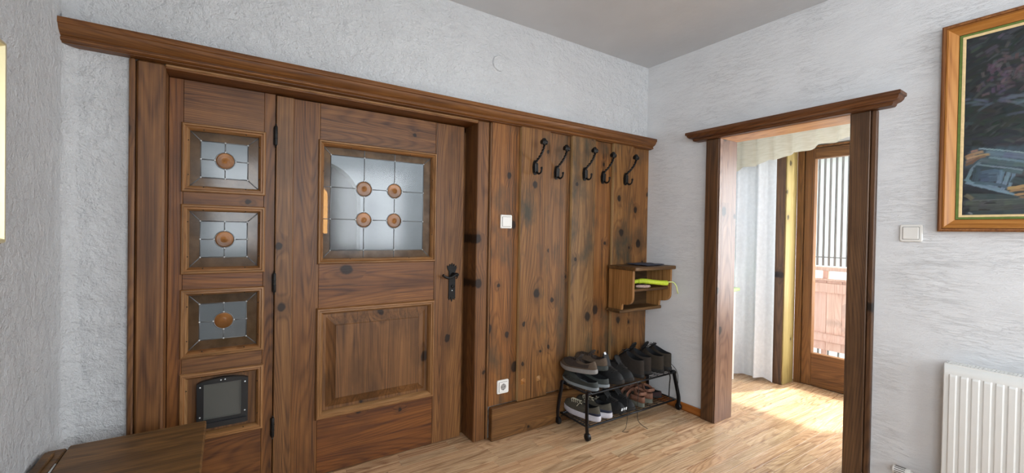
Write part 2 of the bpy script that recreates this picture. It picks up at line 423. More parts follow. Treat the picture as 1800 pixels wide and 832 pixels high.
# left wall with its rounded plaster corner
wl = empty('wall_left', kind='structure')
solid('wall_core', M['plaster_a'], [(-4.2, -3.55, 0, H), (-3.55, -2.45, 0, .85), (-3.55, -2.45, 2.1, H), (-2.45, 0.0, 0, H)], lambda u, v, d: (d, u, v), LX - .22, LX - .004, wl)
surf('plaster_skin', M['plaster_a'], wl, (-4.2, -.02), (0, H), [(-3.55, -2.45, .85, 2.1)], lambda u, v, d: (LX + abs(d) * .6, u, v), .007, off=7)
verts = []; faces = []; K = 7; zs = [i * .02 for i in range(126)]
for z in zs:
    for k in range(K):
        a = PI / 2 * k / (K - 1)
        r = .047 + .006 * mnoise.noise(Vector((k * .3, 3, z * 8)))
        dd = .004 * mnoise.noise(Vector((k, 9, z * 15)))
        verts.append((LX + .052 - (r + .006) * math.cos(a) + dd * (0 < k < K - 1), -.052 + (r + .006) * math.sin(a), z))
for j in range(len(zs) - 1):
    for k in range(K - 1): faces.append((j * K + k, j * K + k + 1, (j + 1) * K + k + 1, (j + 1) * K + k))
me = bpy.data.meshes.new('rounded_corner'); me.from_pydata(verts, [], faces)
link('rounded_corner', me, M['plaster_a'], wl, True)
# right wall with the open doorway
wb = empty('wall_right', kind='structure')
DH = (-1.31, -.597, 0, 1.857)
solid('wall_core', M['plaster_b'], [(-4.2, -1.325, 0, H), (-1.325, -.585, 1.87, H), (-.585, 0.0, 0, H)], lambda u, v, d: (d, u, v), .004, .168, wb)
surf('plaster_skin', M['plaster_b'], wb, (-4.2, 0), (0, H), [(-1.325, -.585, 0, 1.87)], lambda u, v, d: (-abs(d) * .6, u, v), .005, off=3)
# wall behind the camera with two windows
wf = empty('wall_front', kind='structure')
rc = [(-3.39, -2.9, 0, H), (-1.8, -1.4, 0, H), (-.3, .17, 0, H)]
for a, b in ((-2.9, -1.8), (-1.4, -.3)): rc += [(a, b, 0, .9), (a, b, 2.1, H)]
solid('wall_core', M['plaster_b'], rc, lambda u, v, d: (u, d, v), -4.42, -4.2, wf)
def casement(name, x0, x1, z0, z1, along='x', at=-4.3):
    e = empty(name, kind='structure')
    pl = (lambda u, v, d: (u, at + d, v)) if along == 'x' else (lambda u, v, d: (at + d, u, v))
    bm = frame_moulding(bmesh.new(), x0, x1, z0, z1, [(0, -.03), (0, .03), (.06, .03), (.06, -.03)], pl)
    link('window_frame', bm, M['pdoor_v'], e)
    xm = (x0 + x1) / 2
    link('mullion', prism(bmesh.new(), [(xm - .035, z0 + .055), (xm + .035, z0 + .055), (xm + .035, z1 - .055), (xm - .035, z1 - .055)], pl, -.025, .025), M['pdoor_v'], e)
    return e
casement('window_3', -2.9, -1.8, .9, 2.1)
casement('window_4', -1.4, -.3, .9, 2.1)
casement('window_5', -3.55, -2.45, .85, 2.1, 'y', -3.33)
# ceiling
cl = empty('ceiling', kind='structure')
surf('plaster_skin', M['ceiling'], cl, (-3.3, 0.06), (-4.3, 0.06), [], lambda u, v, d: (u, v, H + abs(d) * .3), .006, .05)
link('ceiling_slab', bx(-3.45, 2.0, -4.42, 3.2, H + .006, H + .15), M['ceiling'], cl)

# round plastered-over junction cover high on the door wall
jc = lathe(bmesh.new(), [(.047, 0.004), (.047, -.005), (.044, -.008), (.001, -.009)], (-1.337, -.001, 2.228), 'y', 32)
props(link('junction_cover', jc, M['plaster_a'], None, 40), 'round white junction cover plastered into wall above the cornice', 'wall cover')

# ------------------------------------------------------------------ floor: parquet staves
fl = empty('floor', kind='structure')
link('subfloor', bx(-3.4, 1.6, -4.4, 3.0, -.06, -.0035), M['hole'], fl)
def project(p):
    d = Vector(p) - CAM_POS; z = d.dot(CF)
    if z < .05: return None
    return (900 + FPX * d.dot(CR) / z, 416 - FPX * d.dot(CU) / z)
def stave(bm, x0, x1, y0, y1, z):
    c = .0005; g = .0005
    x0 += g; x1 -= g; y0 += g; y1 -= g
    lo = [bm.verts.new(q) for q in ((x0, y0, -.0035), (x1, y0, -.0035), (x1, y1, -.0035), (x0, y1, -.0035))]
    mi = [bm.verts.new(q) for q in ((x0, y0, z - c * .5), (x1, y0, z - c * .5), (x1, y1, z - c * .5), (x0, y1, z - c * .5))]
    hi = [bm.verts.new(q) for q in ((x0 + c, y0 + c, z), (x1 - c, y0 + c, z), (x1 - c, y1 - c, z), (x0 + c, y1 - c, z))]
    for A, B in ((lo, mi), (mi, hi)):
        for k in range(4): bm.faces.new((A[k], A[(k + 1) % 4], B[(k + 1) % 4], B[k]))
    bm.faces.new(hi)
SW = .066; staves = []
rr = random.Random(3)
y = .42; row = 0
while y > -4.2:
    x = -3.2 - rr.random() * .3
    while x < 1.36:
        L = rr.choice([.24, .3, .36, .42, .48]) + rr.random() * .05
        x0, x1 = max(x, -3.2), min(x + L, 1.36)
        if x1 - x0 > .02: staves.append((x0, x1, y - SW, y))
        x += L
    y -= SW; row += 1
def vis_area(s):
    x0, x1, y0, y1 = s; cx, cy = (x0 + x1) / 2, (y0 + y1) / 2
    if cy > .02 and cx < .17: return 0
    ps = [project((a, b, 0)) for a, b in ((x0, y0), (x1, y0), (x1, y1), (x0, y1))]
    if any(p is None for p in ps): return 0
    us = [p[0] for p in ps]; vs = [p[1] for p in ps]
    if min(vs) > 832 or min(us) > 1800 or max(us) < 0: return 0
    if cx > 0.05 and (max(us) < 1272 or min(us) > 1486): return 0
    if cx < 0 and min(us) > 1530: return 0
    if cx < -2.3: return 0
    A = 0
    for i in range(4): A += us[i] * vs[(i + 1) % 4] - us[(i + 1) % 4] * vs[i]
    return abs(A) / 2
ranked = sorted(staves, key=vis_area, reverse=True)
near = [s for s in ranked[:300] if vis_area(s) > 0]
nearset = set(near)
for s in near:
    bm = bmesh.new(); stave(bm, *s, rr.random() * .0003)
    link('parquet_stave', bm, M['parquet'], fl)
bm = bmesh.new()
for s in staves:
    if s not in nearset and not (s[2] > .1 and s[0] < .1): stave(bm, *s, rr.random() * .0003)
props(link('parquet_field', bm, M['parquet'], fl), kind='stuff')
stone = plain('stairwell_stone', (120, 116, 110), .5, 0, .2, 12)
link('stone_threshold', bx(-3.2, .0, .10, 2.9, -.003, .0, bev=.0), stone, fl)

# ------------------------------------------------------------------ cornice, posts and panelling on the door wall
cprof = [(0, 1.945), (-.093, 1.942), (-.095, 1.938), (-.095, 1.922), (-.089, 1.919), (-.086, 1.910), (-.079, 1.900), (-.068, 1.892),
         (-.058, 1.888), (-.058, 1.885), (-.063, 1.881), (-.063, 1.876), (-.057, 1.872), (-.045, 1.871), (-.045, 1.868), (0, 1.868)]
c1 = link('trim_1', extrude_profile(bmesh.new(), cprof, LX + .001, -.001, lambda a, p, q: (a, p, q)), M['cornice_h'], None, 30)
props(c1, kind='structure')
# soffit of the recess with two small beads
e = empty('trim_2', kind='structure')
boxobj('soffit_board', M['cornice_h'], e, -2.886, -1.481, -.012, .15, 1.850, 1.866, bev=.001)
boxobj('bead', M['mould'], e, -2.886, -1.481, -.018, -.010, 1.856, 1.867, bev=.003)
# left post
e = empty('trim_3', kind='structure')
boxobj('bead', M['post_v'], e, -2.994, -2.9755, -.020, .02, .001, 1.867, bev=.005)
boxobj('post_board', M['post_v'], e, -2.9735, -2.886, -.015, .16, .001, 1.867, bev=.007)
# middle post
e = empty('trim_4', kind='structure')
boxobj('post_board', M['post_v'], e, -1.481, -1.404, -.013, .16, .001, 1.867, bev=.004)
boxobj('bead', M['post_v'], e, -1.4025, -1.389, -.022, .02, .001, 1.867, bev=.004)
# rebate strips behind the leaf edges
e = empty('trim_5', kind='structure')
boxobj('rebate_strip', M['post_v'], e, -2.95, -2.86, .142, .19, .0, 1.90)
boxobj('rebate_strip', M['post_v'], e, -1.54, -1.40, .142, .19, .0, 1.90)
boxobj('rebate_strip', M['cornice_h'], e, -2.9, -1.45, .142, .19, 1.82, 1.90)
# seven cladding boards, alternately set back and proud
xs = [(-1.388, -1.180, 0), (-1.197, -.974, 1), (-.982, -.777, 0), (-.789, -.581, 1), (-.589, -.394, 0), (-.403, -.197, 1), (-.205, -.001, 0)]
cf = empty('wall_panelling', label='knotty brown timber panelling of seven upright boards behind the coat hooks', cat='panelling')
props(cf, kind='structure'); cf.name = 'trim_6'; del cf['category']; del cf['label']
rz = random.Random(5)
for x0, x1, proud in xs:
    y1 = -.003 if not proud else -.0225
    y0 = -.0205 if not proud else -.048
    bm = bx(x0, x1 - (0 if proud else .0), y0, y1, .1935, 1.8685, bev=.005 if proud else .002, seg=2)
    bo = link('board', bm, M['board_proud'] if proud else M['board'], cf)
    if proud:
        bo.data.materials.append(M['board_edge_lit'])
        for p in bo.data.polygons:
            if p.normal.x < -.35: p.material_index = 1  # left-facing sides only get the painted-in light
for px, pz in ((-1.159, .313), (-1.041, .311)):
    bm = bmesh.new()
    vb = [bm.verts.new((px + a * .016, -.0475, pz + b * .018)) for a, b in ((-1, -1), (1, -1), (1, .6), (-1, .6))]
    t = bm.verts.new((px, -.068, pz - .004)); t2 = bm.verts.new((px, -.052, pz + .022))
    for a, b in ((0, 1), (1, 2), (3, 0)): bm.faces.new((vb[a], vb[b], t))
    bm.faces.new((vb[2], t2, t)); bm.faces.new((vb[3], t, t2)); bm.faces.new((vb[2], vb[3], t2))
    link('wooden_peg', bm, M['shelf_v'], cf)
bm = bx(-1.387, -.003, -.0620, -.0210, .001, .193, bev=.004)
bm2 = link('skirting_plank', bm, M['base_h'], None)
bm2.name = 'baseboard_back'; props(bm2, kind='structure')
for v in bm2.data.vertices: v.co.y += .0205 if False else 0
b3 = boxobj('baseboard_right', wood('skirting_strip_wood', (120, 70, 36), (158, 98, 54), (180, 120, 72), 'y', stain=.1), None, -.014, -.001, -.512, -.063, .001, .054, bev=.003)
props(b3, kind='structure')

# ------------------------------------------------------------------ leaded glass builder (plane y)
def leaded(parent, gx0, gx1, gz0, gz1, ix0, ix1, iz0, iz1, vx, hz, rr_, yp=.112):
    """gx.. outer glass edge, ix.. inner border, vx/hz lead lines, roundels at crossings"""
    g = empty('leaded_glass'); g.parent = parent
    t = .003; c = .0016
    def pane(poly, mat):
        cx = sum(p[0] for p in poly) / len(poly); cz = sum(p[1] for p in poly) / len(poly)
        q = [(cx + (u - cx) * .995, cz + (v - cz) * .995) for u, v in poly]
        link('pane', prism(bmesh.new(), q, lambda u, v, d: (u, d, v), yp, yp + t), mat, g)
    X = [ix0, *vx, ix1]; Z = [iz0, *hz, iz1]
    # inner panes, corners cut by the roundels
    def has(x, z): return (x in vx) and (z in hz)
    for i in range(len(X) - 1):
        for j in range(len(Z) - 1):
            poly = []
            for (x, z, a0) in ((X[i], Z[j], PI / 2), (X[i + 1], Z[j], PI), (X[i + 1], Z[j + 1], 1.5 * PI), (X[i], Z[j + 1], 2 * PI)):
                if has(x, z): poly += arc(x, z, rr_, a0, a0 - PI / 2, 6)
                else: poly.append((x, z))
            pane(poly, M['pane_clear'])
    # border panes
    bxs = [gx0, *([v for v in vx] if len(vx) > 1 else []), gx1]
    def top(a, b, zo, zi):
        ai = ix0 if a == gx0 else a; bi = ix1 if b == gx1 else b
        pane([(a, zo), (b, zo), (bi, zi), (ai, zi)], M['pane_brown'])
    for a, b in zip(bxs, bxs[1:]): top(a, b, gz1, iz1); top(a, b, gz0, iz0)
    pane([(gx0, gz0), (ix0, iz0), (ix0, iz1), (gx0, gz1)], M['pane_brown'])
    pane([(gx1, gz0), (ix1, iz0), (ix1, iz1), (gx1, gz1)], M['pane_brown'])
    for x in vx:
        for z in hz:
            bm = lathe(bmesh.new(), [(.001, .004), (rr_ * .95, .004), (rr_ * .97, 0), (rr_ * .93, -.0015), (rr_ * .80, -.0005), (rr_ * .62, -.0015), (rr_ * .45, -.0005), (rr_ * .22, -.0012), (rr_ * .12, -.004), (rr_ * .05, -.005), (.001, -.0052)], (x, yp, z), 'y', 24)
            link('roundel', bm, M['roundel'], g, True)
    # lead cames: one lattice
    bm = bmesh.new()
    def came(p, q, r=.0022): tube(bm, [(p[0], yp - .001, p[1]), (q[0], yp - .001, q[1])], r, 6)
    for x in vx:
        pts = sorted([iz0, iz1] + [z + s * rr_ for z in hz for s in (-1, 1)])
        for a, b in zip(pts[::2], pts[1::2]): came((x, a), (x, b))
        if len(vx) > 1: came((x, gz0), (x, iz0)); came((x, iz1), (x, gz1))
    for z in hz:
        pts = sorted([ix0, ix1] + [x + s * rr_ for x in vx for s in (-1, 1)])
        for a, b in zip(pts[::2], pts[1::2]): came((a, z), (b, z))
    if len(vx) > 1:
        for z in hz: came((gx0, z), (ix0, z))
    for a, b in (((ix0, iz0), (ix1, iz0)), ((ix1, iz0), (ix1, iz1)), ((ix1, iz1), (ix0, iz1)), ((ix0, iz1), (ix0, iz0)),
                 ((gx0, gz0), (ix0, iz0)), ((gx1, gz0), (ix1, iz0)), ((gx1, gz1), (ix1, iz1)), ((gx0, gz1), (ix0, iz1))): came(a, b)
    for x in vx:
        for z in hz:
            tube(bm, [(x + rr_ * math.cos(a), yp - .001, z + rr_ * math.sin(a)) for a in [2 * PI * k / 24 for k in range(25)]], .0022, 6)
    link('lead_came', bm, M['lead'], g, True)
    bm = bmesh.new()
    js = [(ix0, iz0), (ix1, iz0), (ix0, iz1), (ix1, iz1)] + [(x, z) for x in vx for z in (iz0, iz1)] + [(x, z) for z in hz for x in (ix0, ix1)]
    for x in vx:
        for z in hz: js += [(x - rr_ - .002, z), (x + rr_ + .002, z), (x, z - rr_ - .002), (x, z + rr_ + .002)]
    for x, z in js: bmesh.ops.create_icosphere(bm, subdivisions=1, radius=.0042, matrix=Matrix.Translation((x, yp - .002, z)))
    link('solder_joint', bm, M['solder'], g, True)
    return g
def mould_y(parent, x0, x1, z0, z1, prof, name='moulding', mat=None):
    return link(name, frame_moulding(bmesh.new(), x0, x1, z0, z1, prof, lambda u, v, d: (u, d, v)), mat or (M['mould_v'], M['mould']), parent, 30)
YF = .095   # face of the leaves
mp = [(0, YF + .02), (0, .087), (.004, .082), (.010, .081), (.013, .086), (.019, .085), (.023, .090), (.028, .100), (.028, .124), (.014, .13)]
def nails(parent, x0, x1, z0, z1, ins=.024, y=.089):
    bm = bmesh.new()
    for t in (.25, .75):
        for p in ((x0 + (x1 - x0) * t, z0 + ins), (x0 + (x1 - x0) * t, z1 - ins), (x0 + ins, z0 + (z1 - z0) * t), (x1 - ins, z0 + (z1 - z0) * t)):
            lathe(bm, [(.0028, 0), (.0022, -.0012), (.0005, -.0014)], (p[0], y, p[1]), 'y', 6)
    props(link('nail_head', bm, M['nail'], parent))

# ------------------------------------------------------------------ narrow side leaf with four lights
w1 = empty('window_1', kind='structure')
SX0, SX1 = -2.884, -2.495
OX0, OX1 = -2.842, -2.533
lights_ = [(1.374, 1.667), (1.023, 1.322), (.663, .958), (.300, .598)]
boxobj('stile', M['door_v'], w1, SX0, OX0 + .006, YF, YF + .042, .006, 1.848, bev=.001)
boxobj('rebate_strip', M['door_v'], w1, -2.525, -2.455, YF + .0425, YF + .06, .006, 1.848, bev=.001)
boxobj('stile', M['door_v'], w1, OX1 - .006, SX1, YF, YF + .042, .006, 1.848, bev=.001)
zr = [1.848] + [q for a, b in lights_ for q in (b - .006, a + .006)] + [.006]
for k in range(0, len(zr), 2):
    boxobj('rail', M['door_h'], w1, OX0 + .007, OX1 - .007, YF, YF + .042, zr[k + 1], zr[k], bev=.001)
for k, (a, b) in enumerate(lights_):
    mould_y(w1, OX0, OX1, a, b, mp)
    nails(w1, OX0, OX1, a, b)
    if k < 3:
        cz = (a + b) / 2
        leaded(w1, OX0 + .024, OX1 - .024, a + .024, b - .024, -2.776, -2.602, cz - .079, cz + .079, [-2.688], [cz], .0365)
# timber insert with the cat flap
boxobj('insert_panel', M['panel_v'], w1, OX0 + .026, OX1 - .026, .112, .124, .324, .574, bev=0)
cfl = empty('cat_flap'); cfl.parent = w1
pl = lambda u, v, d: (u, d, v)
fo = [(-2.782, .348), (-2.593, .348), (-2.593, .545)] + [(-2.6 - i * .0219, .548 + .016 * math.sin(PI * (i + .6) / 8.2)) for i in range(0, 9)] + [(-2.782, .545)]
fi = (-2.757, -2.619, .386, .540)
bm = bmesh.new()
prism(bm, [(-2.782, .348), (-2.593, .348), (-2.593, .386), (-2.782, .386)], pl, .088, .112)
prism(bm, [(-2.782, .386), (-2.757, .386), (-2.757, .540), (-2.782, .545)], pl, .088, .112)
prism(bm, [(-2.619, .386), (-2.593, .386), (-2.593, .545), (-2.619, .540)], pl, .088, .112)
prism(bm, [(-2.782, .545), (-2.757, .540), (-2.619, .540), (-2.593, .545), (-2.61, .553), (-2.65, .560), (-2.6875, .563), (-2.725, .560), (-2.765, .553)], pl, .086, .112)
prism(bm, [(-2.775, .350), (-2.60, .350), (-2.60, .372), (-2.775, .372)], pl, .078, .09)
link('flap_frame', bm, M['black_plastic'], cfl)
boxobj('flap_pane', M['flap'], cfl, -2.756, -2.620, .094, .099, .387, .539, bev=.002)
bm = frame_moulding(bmesh.new(), -2.757, -2.619, .386, .540, [(0, .0935), (0, .090), (.004, .090), (.004, .0935)], pl)
link('flap_rim', bm, M['flap'], cfl)
bm = bmesh.new()
for x, z in ((-2.77, .53), (-2.605, .53), (-2.77, .40), (-2.605, .40), (-2.695, .552), (-2.68, .553)):
    lathe(bm, [(.0035, 0), (.003, -.002), (.0005, -.0025)], (x, .087, z), 'y', 8)
link('screw', bm, M['solder'], cfl)

# ------------------------------------------------------------------ entrance door leaf
d1 = empty('door_1', kind='structure')
boxobj('cover_strip', M['door_v'], d1, -2.492, -2.418, YF - .012, YF + .03, .006, 1.843, bev=.003)
boxobj('stile', M['door_v'], d1, -2.417, -2.302, YF, YF + .042, .006, 1.843, bev=.001)
boxobj('stile', M['door_v'], d1, -1.693, -1.512, YF, YF + .042, .006, 1.843, bev=.002)
for a, b in ((.006, .290), (.826, 1.060), (1.658, 1.843)):
    boxobj('rail', M['door_h'], d1, -2.301, -1.694, YF, YF + .042, a, b, bev=.001)
mp2 = [(0, YF + .02), (0, .087), (.004, .080), (.010, .079), (.013, .085), (.018, .083), (.023, .088), (.027, .1), (.027, .124), (.014, .13)]
mould_y(d1, -2.309, -1.689, 1.052, 1.665, mp2)
nails(d1, -2.309, -1.689, 1.052, 1.665)
leaded(d1, -2.288, -1.712, 1.074, 1.643, -2.248, -1.759, 1.119, 1.600, [-2.084, -1.923], [1.277, 1.438], .0395)
mp3 = [(0, YF + .02), (0, .085), (.005, .076), (.012, .075), (.016, .081), (.022, .080), (.027, .087), (.034, .1), (.034, .13), (.014, .13)]
mould_y(d1, -2.311, -1.690, .283, .835, mp3)
# raised and fielded panel
pp = [(-2.283, -1.718, .311, .807, .108), (-2.262, -1.739, .332, .786, .108), (-2.222, -1.779, .372, .746, .090), (-2.218, -1.783, .376, .742, .087)]
bm = bmesh.new(); L = []
for x0, x1, z0, z1, d in pp: L.append([bm.verts.new(q) for q in ((x0, d, z0), (x1, d, z0), (x1, d, z1), (x0, d, z1))])
for a, b in zip(L, L[1:]):
    for k in range(4): bm.faces.new((a[k], a[(k + 1) % 4], b[(k + 1) % 4], b[k]))
bm.faces.new(L[-1]); bk = [bm.verts.new((v.co.x, .128, v.co.z)) for v in L[0]]
for k in range(4): bm.faces.new((L[0][k], L[0][(k + 1) % 4], bk[(k + 1) % 4], bk[k]))
bm.faces.new(bk)
link('raised_panel', bm, M['panel_v'], d1)
# hinges between side leaf and door
for z in (1.655, .972, .296):
    h = lathe(bmesh.new(), [(.001, -.056), (.004, -.052), (.002, -.047), (.0055, -.045), (.0075, -.042), (.0075, -.015), (.0085, -.014), (.0085, -.011), (.0075, -.01),
                            (.0075, .01), (.0085, .011), (.0085, .014), (.0075, .015), (.0075, .042), (.0055, .045), (.002, .047), (.004, .052), (.001, .056)], (-2.494, .080, z), 'z', 12)
    ho = link('hinge', h, M['iron_dark'], d1, 40)
    boxobj('hinge_leaf', M['iron_dark'], ho, -2.503, -2.494, .084, .0955, z - .04, z + .04, bev=.001)
# wrought iron handle and long plate
hd = empty('door_handle'); hd.parent = d1
HX = -1.582
bm = bmesh.new()
prism(bm, [(HX - .021, .845), (HX + .021, .845), (HX + .020, 1.000), (HX - .020, 1.000)], pl, .087, .0955)
for k in range(5):   # flame-cut top and foot
    dx = (k - 2) * .0105; hgt = [.020, .029, .034, .029, .020][k]
    prism(bm, [(HX + dx * .8 - .006, .994), (HX + dx * .8 + .006, .994), (HX + dx * 1.15 + .0062, 1.004 + hgt * .45), (HX + dx * 1.1 + .003, 1.004 + hgt), (HX + dx * 1.35 - .002, 1.006 + hgt), (HX + dx * 1.15 - .0062, 1.004 + hgt * .45)], pl, .088, .0955)
for k in range(3):
    dx = (k - 1) * .013; hgt = [.018, .028, .018][k]
    prism(bm, [(HX + dx - .007, .848), (HX + dx * 1.2 - .007, .848 - hgt * .6), (HX + dx * 1.2, .842 - hgt), (HX + dx * 1.2 + .007, .848 - hgt * .6), (HX + dx + .007, .848)], pl, .088, .0955)
link('long_plate', bm, M['iron_dark'], hd)
bm = bmesh.new()
lathe(bm, [(.014, .087), (.013, .078), (.009, .070), (.009, .052)], (HX + .004, 0, .972), 'y', 14)
tube(bm, smoothpts([(HX + .010, .055, .974), (HX - .005, .050, .970), (HX - .03, .047, .958), (HX - .055, .046, .962), (HX - .078, .044, .976)], 5),
     [.0085] * 5 + [.0075] * 5 + [.0070] * 5 + [.0075] * 5 + [.009], 8)
link('lever', bm, M['iron_dark'], hd, 40)
bm = bmesh.new()
lathe(bm, [(.011, .087), (.011, .074), (.009, .070), (.001, .069)], (HX + .026, 0, .972), 'y', 14)
lathe(bm, [(.008, .087), (.008, .076), (.001, .073)], (HX + .002, 0, .905), 'y', 12)
tube(bm, smoothpts([(HX - .014, .072, .955), (HX, .066, .972), (HX + .02, .068, .978), (HX + .026, .072, .96), (HX + .02, .075, .948)], 4), .004, 6)
link('scroll', bm, M['iron_dark'], hd, 40)
lathe_k = lathe(bmesh.new(), [(.003, .0868), (.003, .085), (.0005, .0848)], (HX, 0, .88), 'y', 8)
link('keyhole_rivet', lathe_k, M['solder'], hd)

# ------------------------------------------------------------------ stairwell and hall behind the panes
sw = empty('wall_stairwell', kind='structure')
stw = plaster('stairwell_plaster', (214, 218, 224), .5, 1.2, .012)
AC, AZ, AR = -2.09, 1.435, .335
ap = [(-.3, 0), (-.3, H), (-3.5, H), (-3.5, 0), (AC - AR, 0)] + arc(AC, AZ, AR, PI, 0, 20) + [(AC + AR, 0)]
link('arched_wall', prism(bmesh.new(), ap, pl, 1.5, 1.62), stw, sw)
link('side_wall', bx(-.32, -.2, .24, 3.0, 0, H), stw, sw)
link('side_wall', bx(-3.5, -3.3, .0, 3.0, 0, H), stw, sw)
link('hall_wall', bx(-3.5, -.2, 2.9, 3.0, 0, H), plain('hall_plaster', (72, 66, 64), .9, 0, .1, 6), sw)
bm = frame_moulding(bmesh.new(), AC - AR - .001, AC + AR + .001, .0, AZ, [(0, 1.49), (0, 1.63), (.03, 1.63), (.03, 1.49)], pl)
bm.free()
# small sunlit arched window of the hall
N = NT('sunlit_pane'); N.set(Base_Color=(.9, .8, .5), Emission_Color=(1.0, .86, .50), Emission_Strength=13.0); M['sunlit'] = N.m
w6 = empty('window_6', kind='structure')
wa2 = [(-1.99, 1.17), (-1.752, 1.17), (-1.752, 1.59)] + arc(-1.871, 1.59, .119, 0, PI, 12)[1:-1] + [(-1.99, 1.59)]
link('window_pane', prism(bmesh.new(), wa2, pl, 2.885, 2.897), M['sunlit'], w6)
bm = bmesh.new()
tube(bm, [(u, 2.88, v) for u, v in wa2 + [wa2[0]]], .014, 6); link('window_frame', bm, M['pdoor_v'], w6)

# ------------------------------------------------------------------ doorway to the passage
df = empty('trim_7', kind='structure')
boxobj('post_board', M['frame_b'], df, -.030, .004, -.601, -.511, .001, 1.858, bev=.003)
boxobj('edge_strip', M['jamb'], df, -.024, .004, -.6075, -.602, .001, 1.858, bev=.001)
boxobj('post_board', M['frame_b'], df, -.030, .004, -1.386, -1.303, .001, 1.858, bev=.003)
boxobj('edge_strip', M['frame_b'], df, -.024, .004, -1.411, -1.3875, .001, 1.858, bev=.004)
boxobj('jamb_lining', M['jamb'], df, .0045, .175, -.6065, -.586, .001, 1.868, bev=.0015)
boxobj('jamb_lining', M['jamb'], df, .0045, .175, -1.325, -1.3045, .001, 1.868, bev=.0015)
boxobj('soffit_lining', M['soffit'], df, -.018, .175, -1.304, -.607, 1.856, 1.869, bev=.0015)
# its cornice, with mitred returns at both ends
bprof = [(0, 1.921), (-.090, 1.919), (-.092, 1.916), (-.092, 1.902), (-.085, 1.899), (-.082, 1.889), (-.073, 1.880), (-.060, 1.875), (-.056, 1.871), (-.056, 1.866), (-.050, 1.860), (-.030, 1.8585), (0, 1.8585)]
bm = bmesh.new(); A = []; B = []
for p, z in bprof:
    A.append(bm.verts.new((p, -.485 - p, z))); B.append(bm.verts.new((p, -1.422 + p, z)))
n = len(bprof)
for i in range(n): bm.faces.new((A[i], A[(i + 1) % n], B[(i + 1) % n], B[i]))
# returns
for sgn, y0, E in ((1, -.485, A), (-1, -1.422, B)):
    C2 = [bm.verts.new((0, y0 - sgn * p, z)) for p, z in bprof]
    for i in range(n - 1):
        try: bm.faces.new((E[i], E[i + 1], C2[i + 1], C2[i]))
        except Exception: pass
bmesh.ops.remove_doubles(bm, verts=bm.verts, dist=1e-6)
c2 = link('trim_8', bm, M['frame_b_y'], None, 30); props(c2, kind='structure')

# ------------------------------------------------------------------ passage beyond
pw = empty('wall_passage', kind='structure')
link('end_wall', bx(.17, 1.6, .45, .6, 0, H), M['plaster_b'], pw)
link('end_wall', bx(.17, 1.6, -2.4, -2.25, 0, H), M['plaster_b'], pw)
OX = 1.36
rc = [(-2.3, -2.22, 0, H), (-2.22, -.455, 1.99, H), (-.455, -.35, 0, H), (-.35, .35, 0, .75), (-.35, .35, 2.0, H), (.35, .5, 0, H)]
solid('outer_wall', M['plaster_b'], rc, lambda u, v, d: (d, u, v), OX, OX + .2, pw)
e = props(link('trim_9', bx(.17, 1.36, -2.25, .45, 2.16, 2.2), M['plaster_b'], None), kind='structure')
casement('window_2', -.35, .35, .75, 2.0, 'y', OX + .1)
# dark post with a pale reveal board between curtain and balcony door
tp = empty('trim_10', kind='structure')
boxobj('post_board', M['frame_b'], tp, 1.15, 1.358, -.474, -.385, .001, 2.158, bev=.003)
boxobj('reveal_board', M['pale_pine'], tp, 1.158, 1.338, -.484, -.4745, .001, 2.158, bev=.001)
# balcony door
d2 = empty('door_2', kind='structure')
frm = [(0, OX), (0, 1.338), (.05, 1.338), (.05, 1.35), (.058, 1.35), (.058, OX + .03), (0, OX + .03)]
plx = lambda u, v, d: (d, u, v)
bm = bmesh.new()
for a, b in ((-.535, -.4855), (-1.478, -1.43), (-2.22, -2.19)): prism(bm, [(a, .001), (b, .001), (b, 1.978), (a, 1.978)], plx, 1.338, OX + .06)
prism(bm, [(-2.19, 1.962), (-.535, 1.962), (-.535, 1.978), (-2.19, 1.978)], plx, 1.338, OX + .06)
link('door_frame', bm, M['pdoor_v'], d2)
boxobj('stile', M['pdoor_v'], d2, 1.346, 1.40, -.610, -.539, .006, 1.958, bev=.003)
boxobj('stile', M['pdoor_v'], d2, 1.346, 1.40, -1.427, -1.356, .006, 1.958, bev=.003)
boxobj('rail', M['pdoor_h'], d2, 1.346, 1.40, -1.355, -.611, 1.872, 1.958, bev=.003)
boxobj('rail', M['pdoor_h'], d2, 1.346, 1.40, -1.355, -.611, .006, .272, bev=.003)
boxobj('pane', M['clear'], d2, 1.372, 1.376, -1.356, -.610, .271, 1.873, bev=0)
boxobj('side_rail', M['pdoor_h'], d2, 1.346, 1.40, -2.189, -1.479, .006, .272, bev=.003)
boxobj('side_pane', M['clear'], d2, 1.372, 1.376, -2.189, -1.479, .271, 1.961, bev=0)
# curtain
def cloth(name, y0, y1, zt, zb, xc, folds, mat, amp=.03, parent=None, seed=0, n=150, m_=24, hem=None, lean=0):
    verts = []; faces = []; rd = random.Random(seed); ph = rd.random() * 6
    for j in range(m_ + 1):
        t = j / m_
        for i in range(n + 1):
            s = i / n; yy = y0 + (y1 - y0) * s
            a = math.sin(2 * PI * folds * s + ph + .9 * math.sin(5 * s + ph)) ; a2 = math.sin(2 * PI * folds * 2.3 * s + 1 + ph)
            k = .55 + .45 * t
            xx = xc + amp * k * (a + .3 * a2) + lean * t
            zb_ = hem(s) if hem else zb
            verts.append((xx, yy + .012 * k * math.cos(2 * PI * folds * s), zt + (zb_ - zt) * t))
    for j in range(m_):
        for i in range(n): faces.append((j * (n + 1) + i, j * (n + 1) + i + 1, (j + 1) * (n + 1) + i + 1, (j + 1) * (n + 1) + i))
    me = bpy.data.meshes.new(name); me.from_pydata(verts, [], faces)
    return link(name, me, mat, parent, True)
N = NT('white_curtain_cloth')
tc = N.n('TexCoord').outputs['Object']
vz = N.n('TexNoise', {'Vector': tc, 'Scale': 38.0, 'Detail': 3.0}).outputs[0]
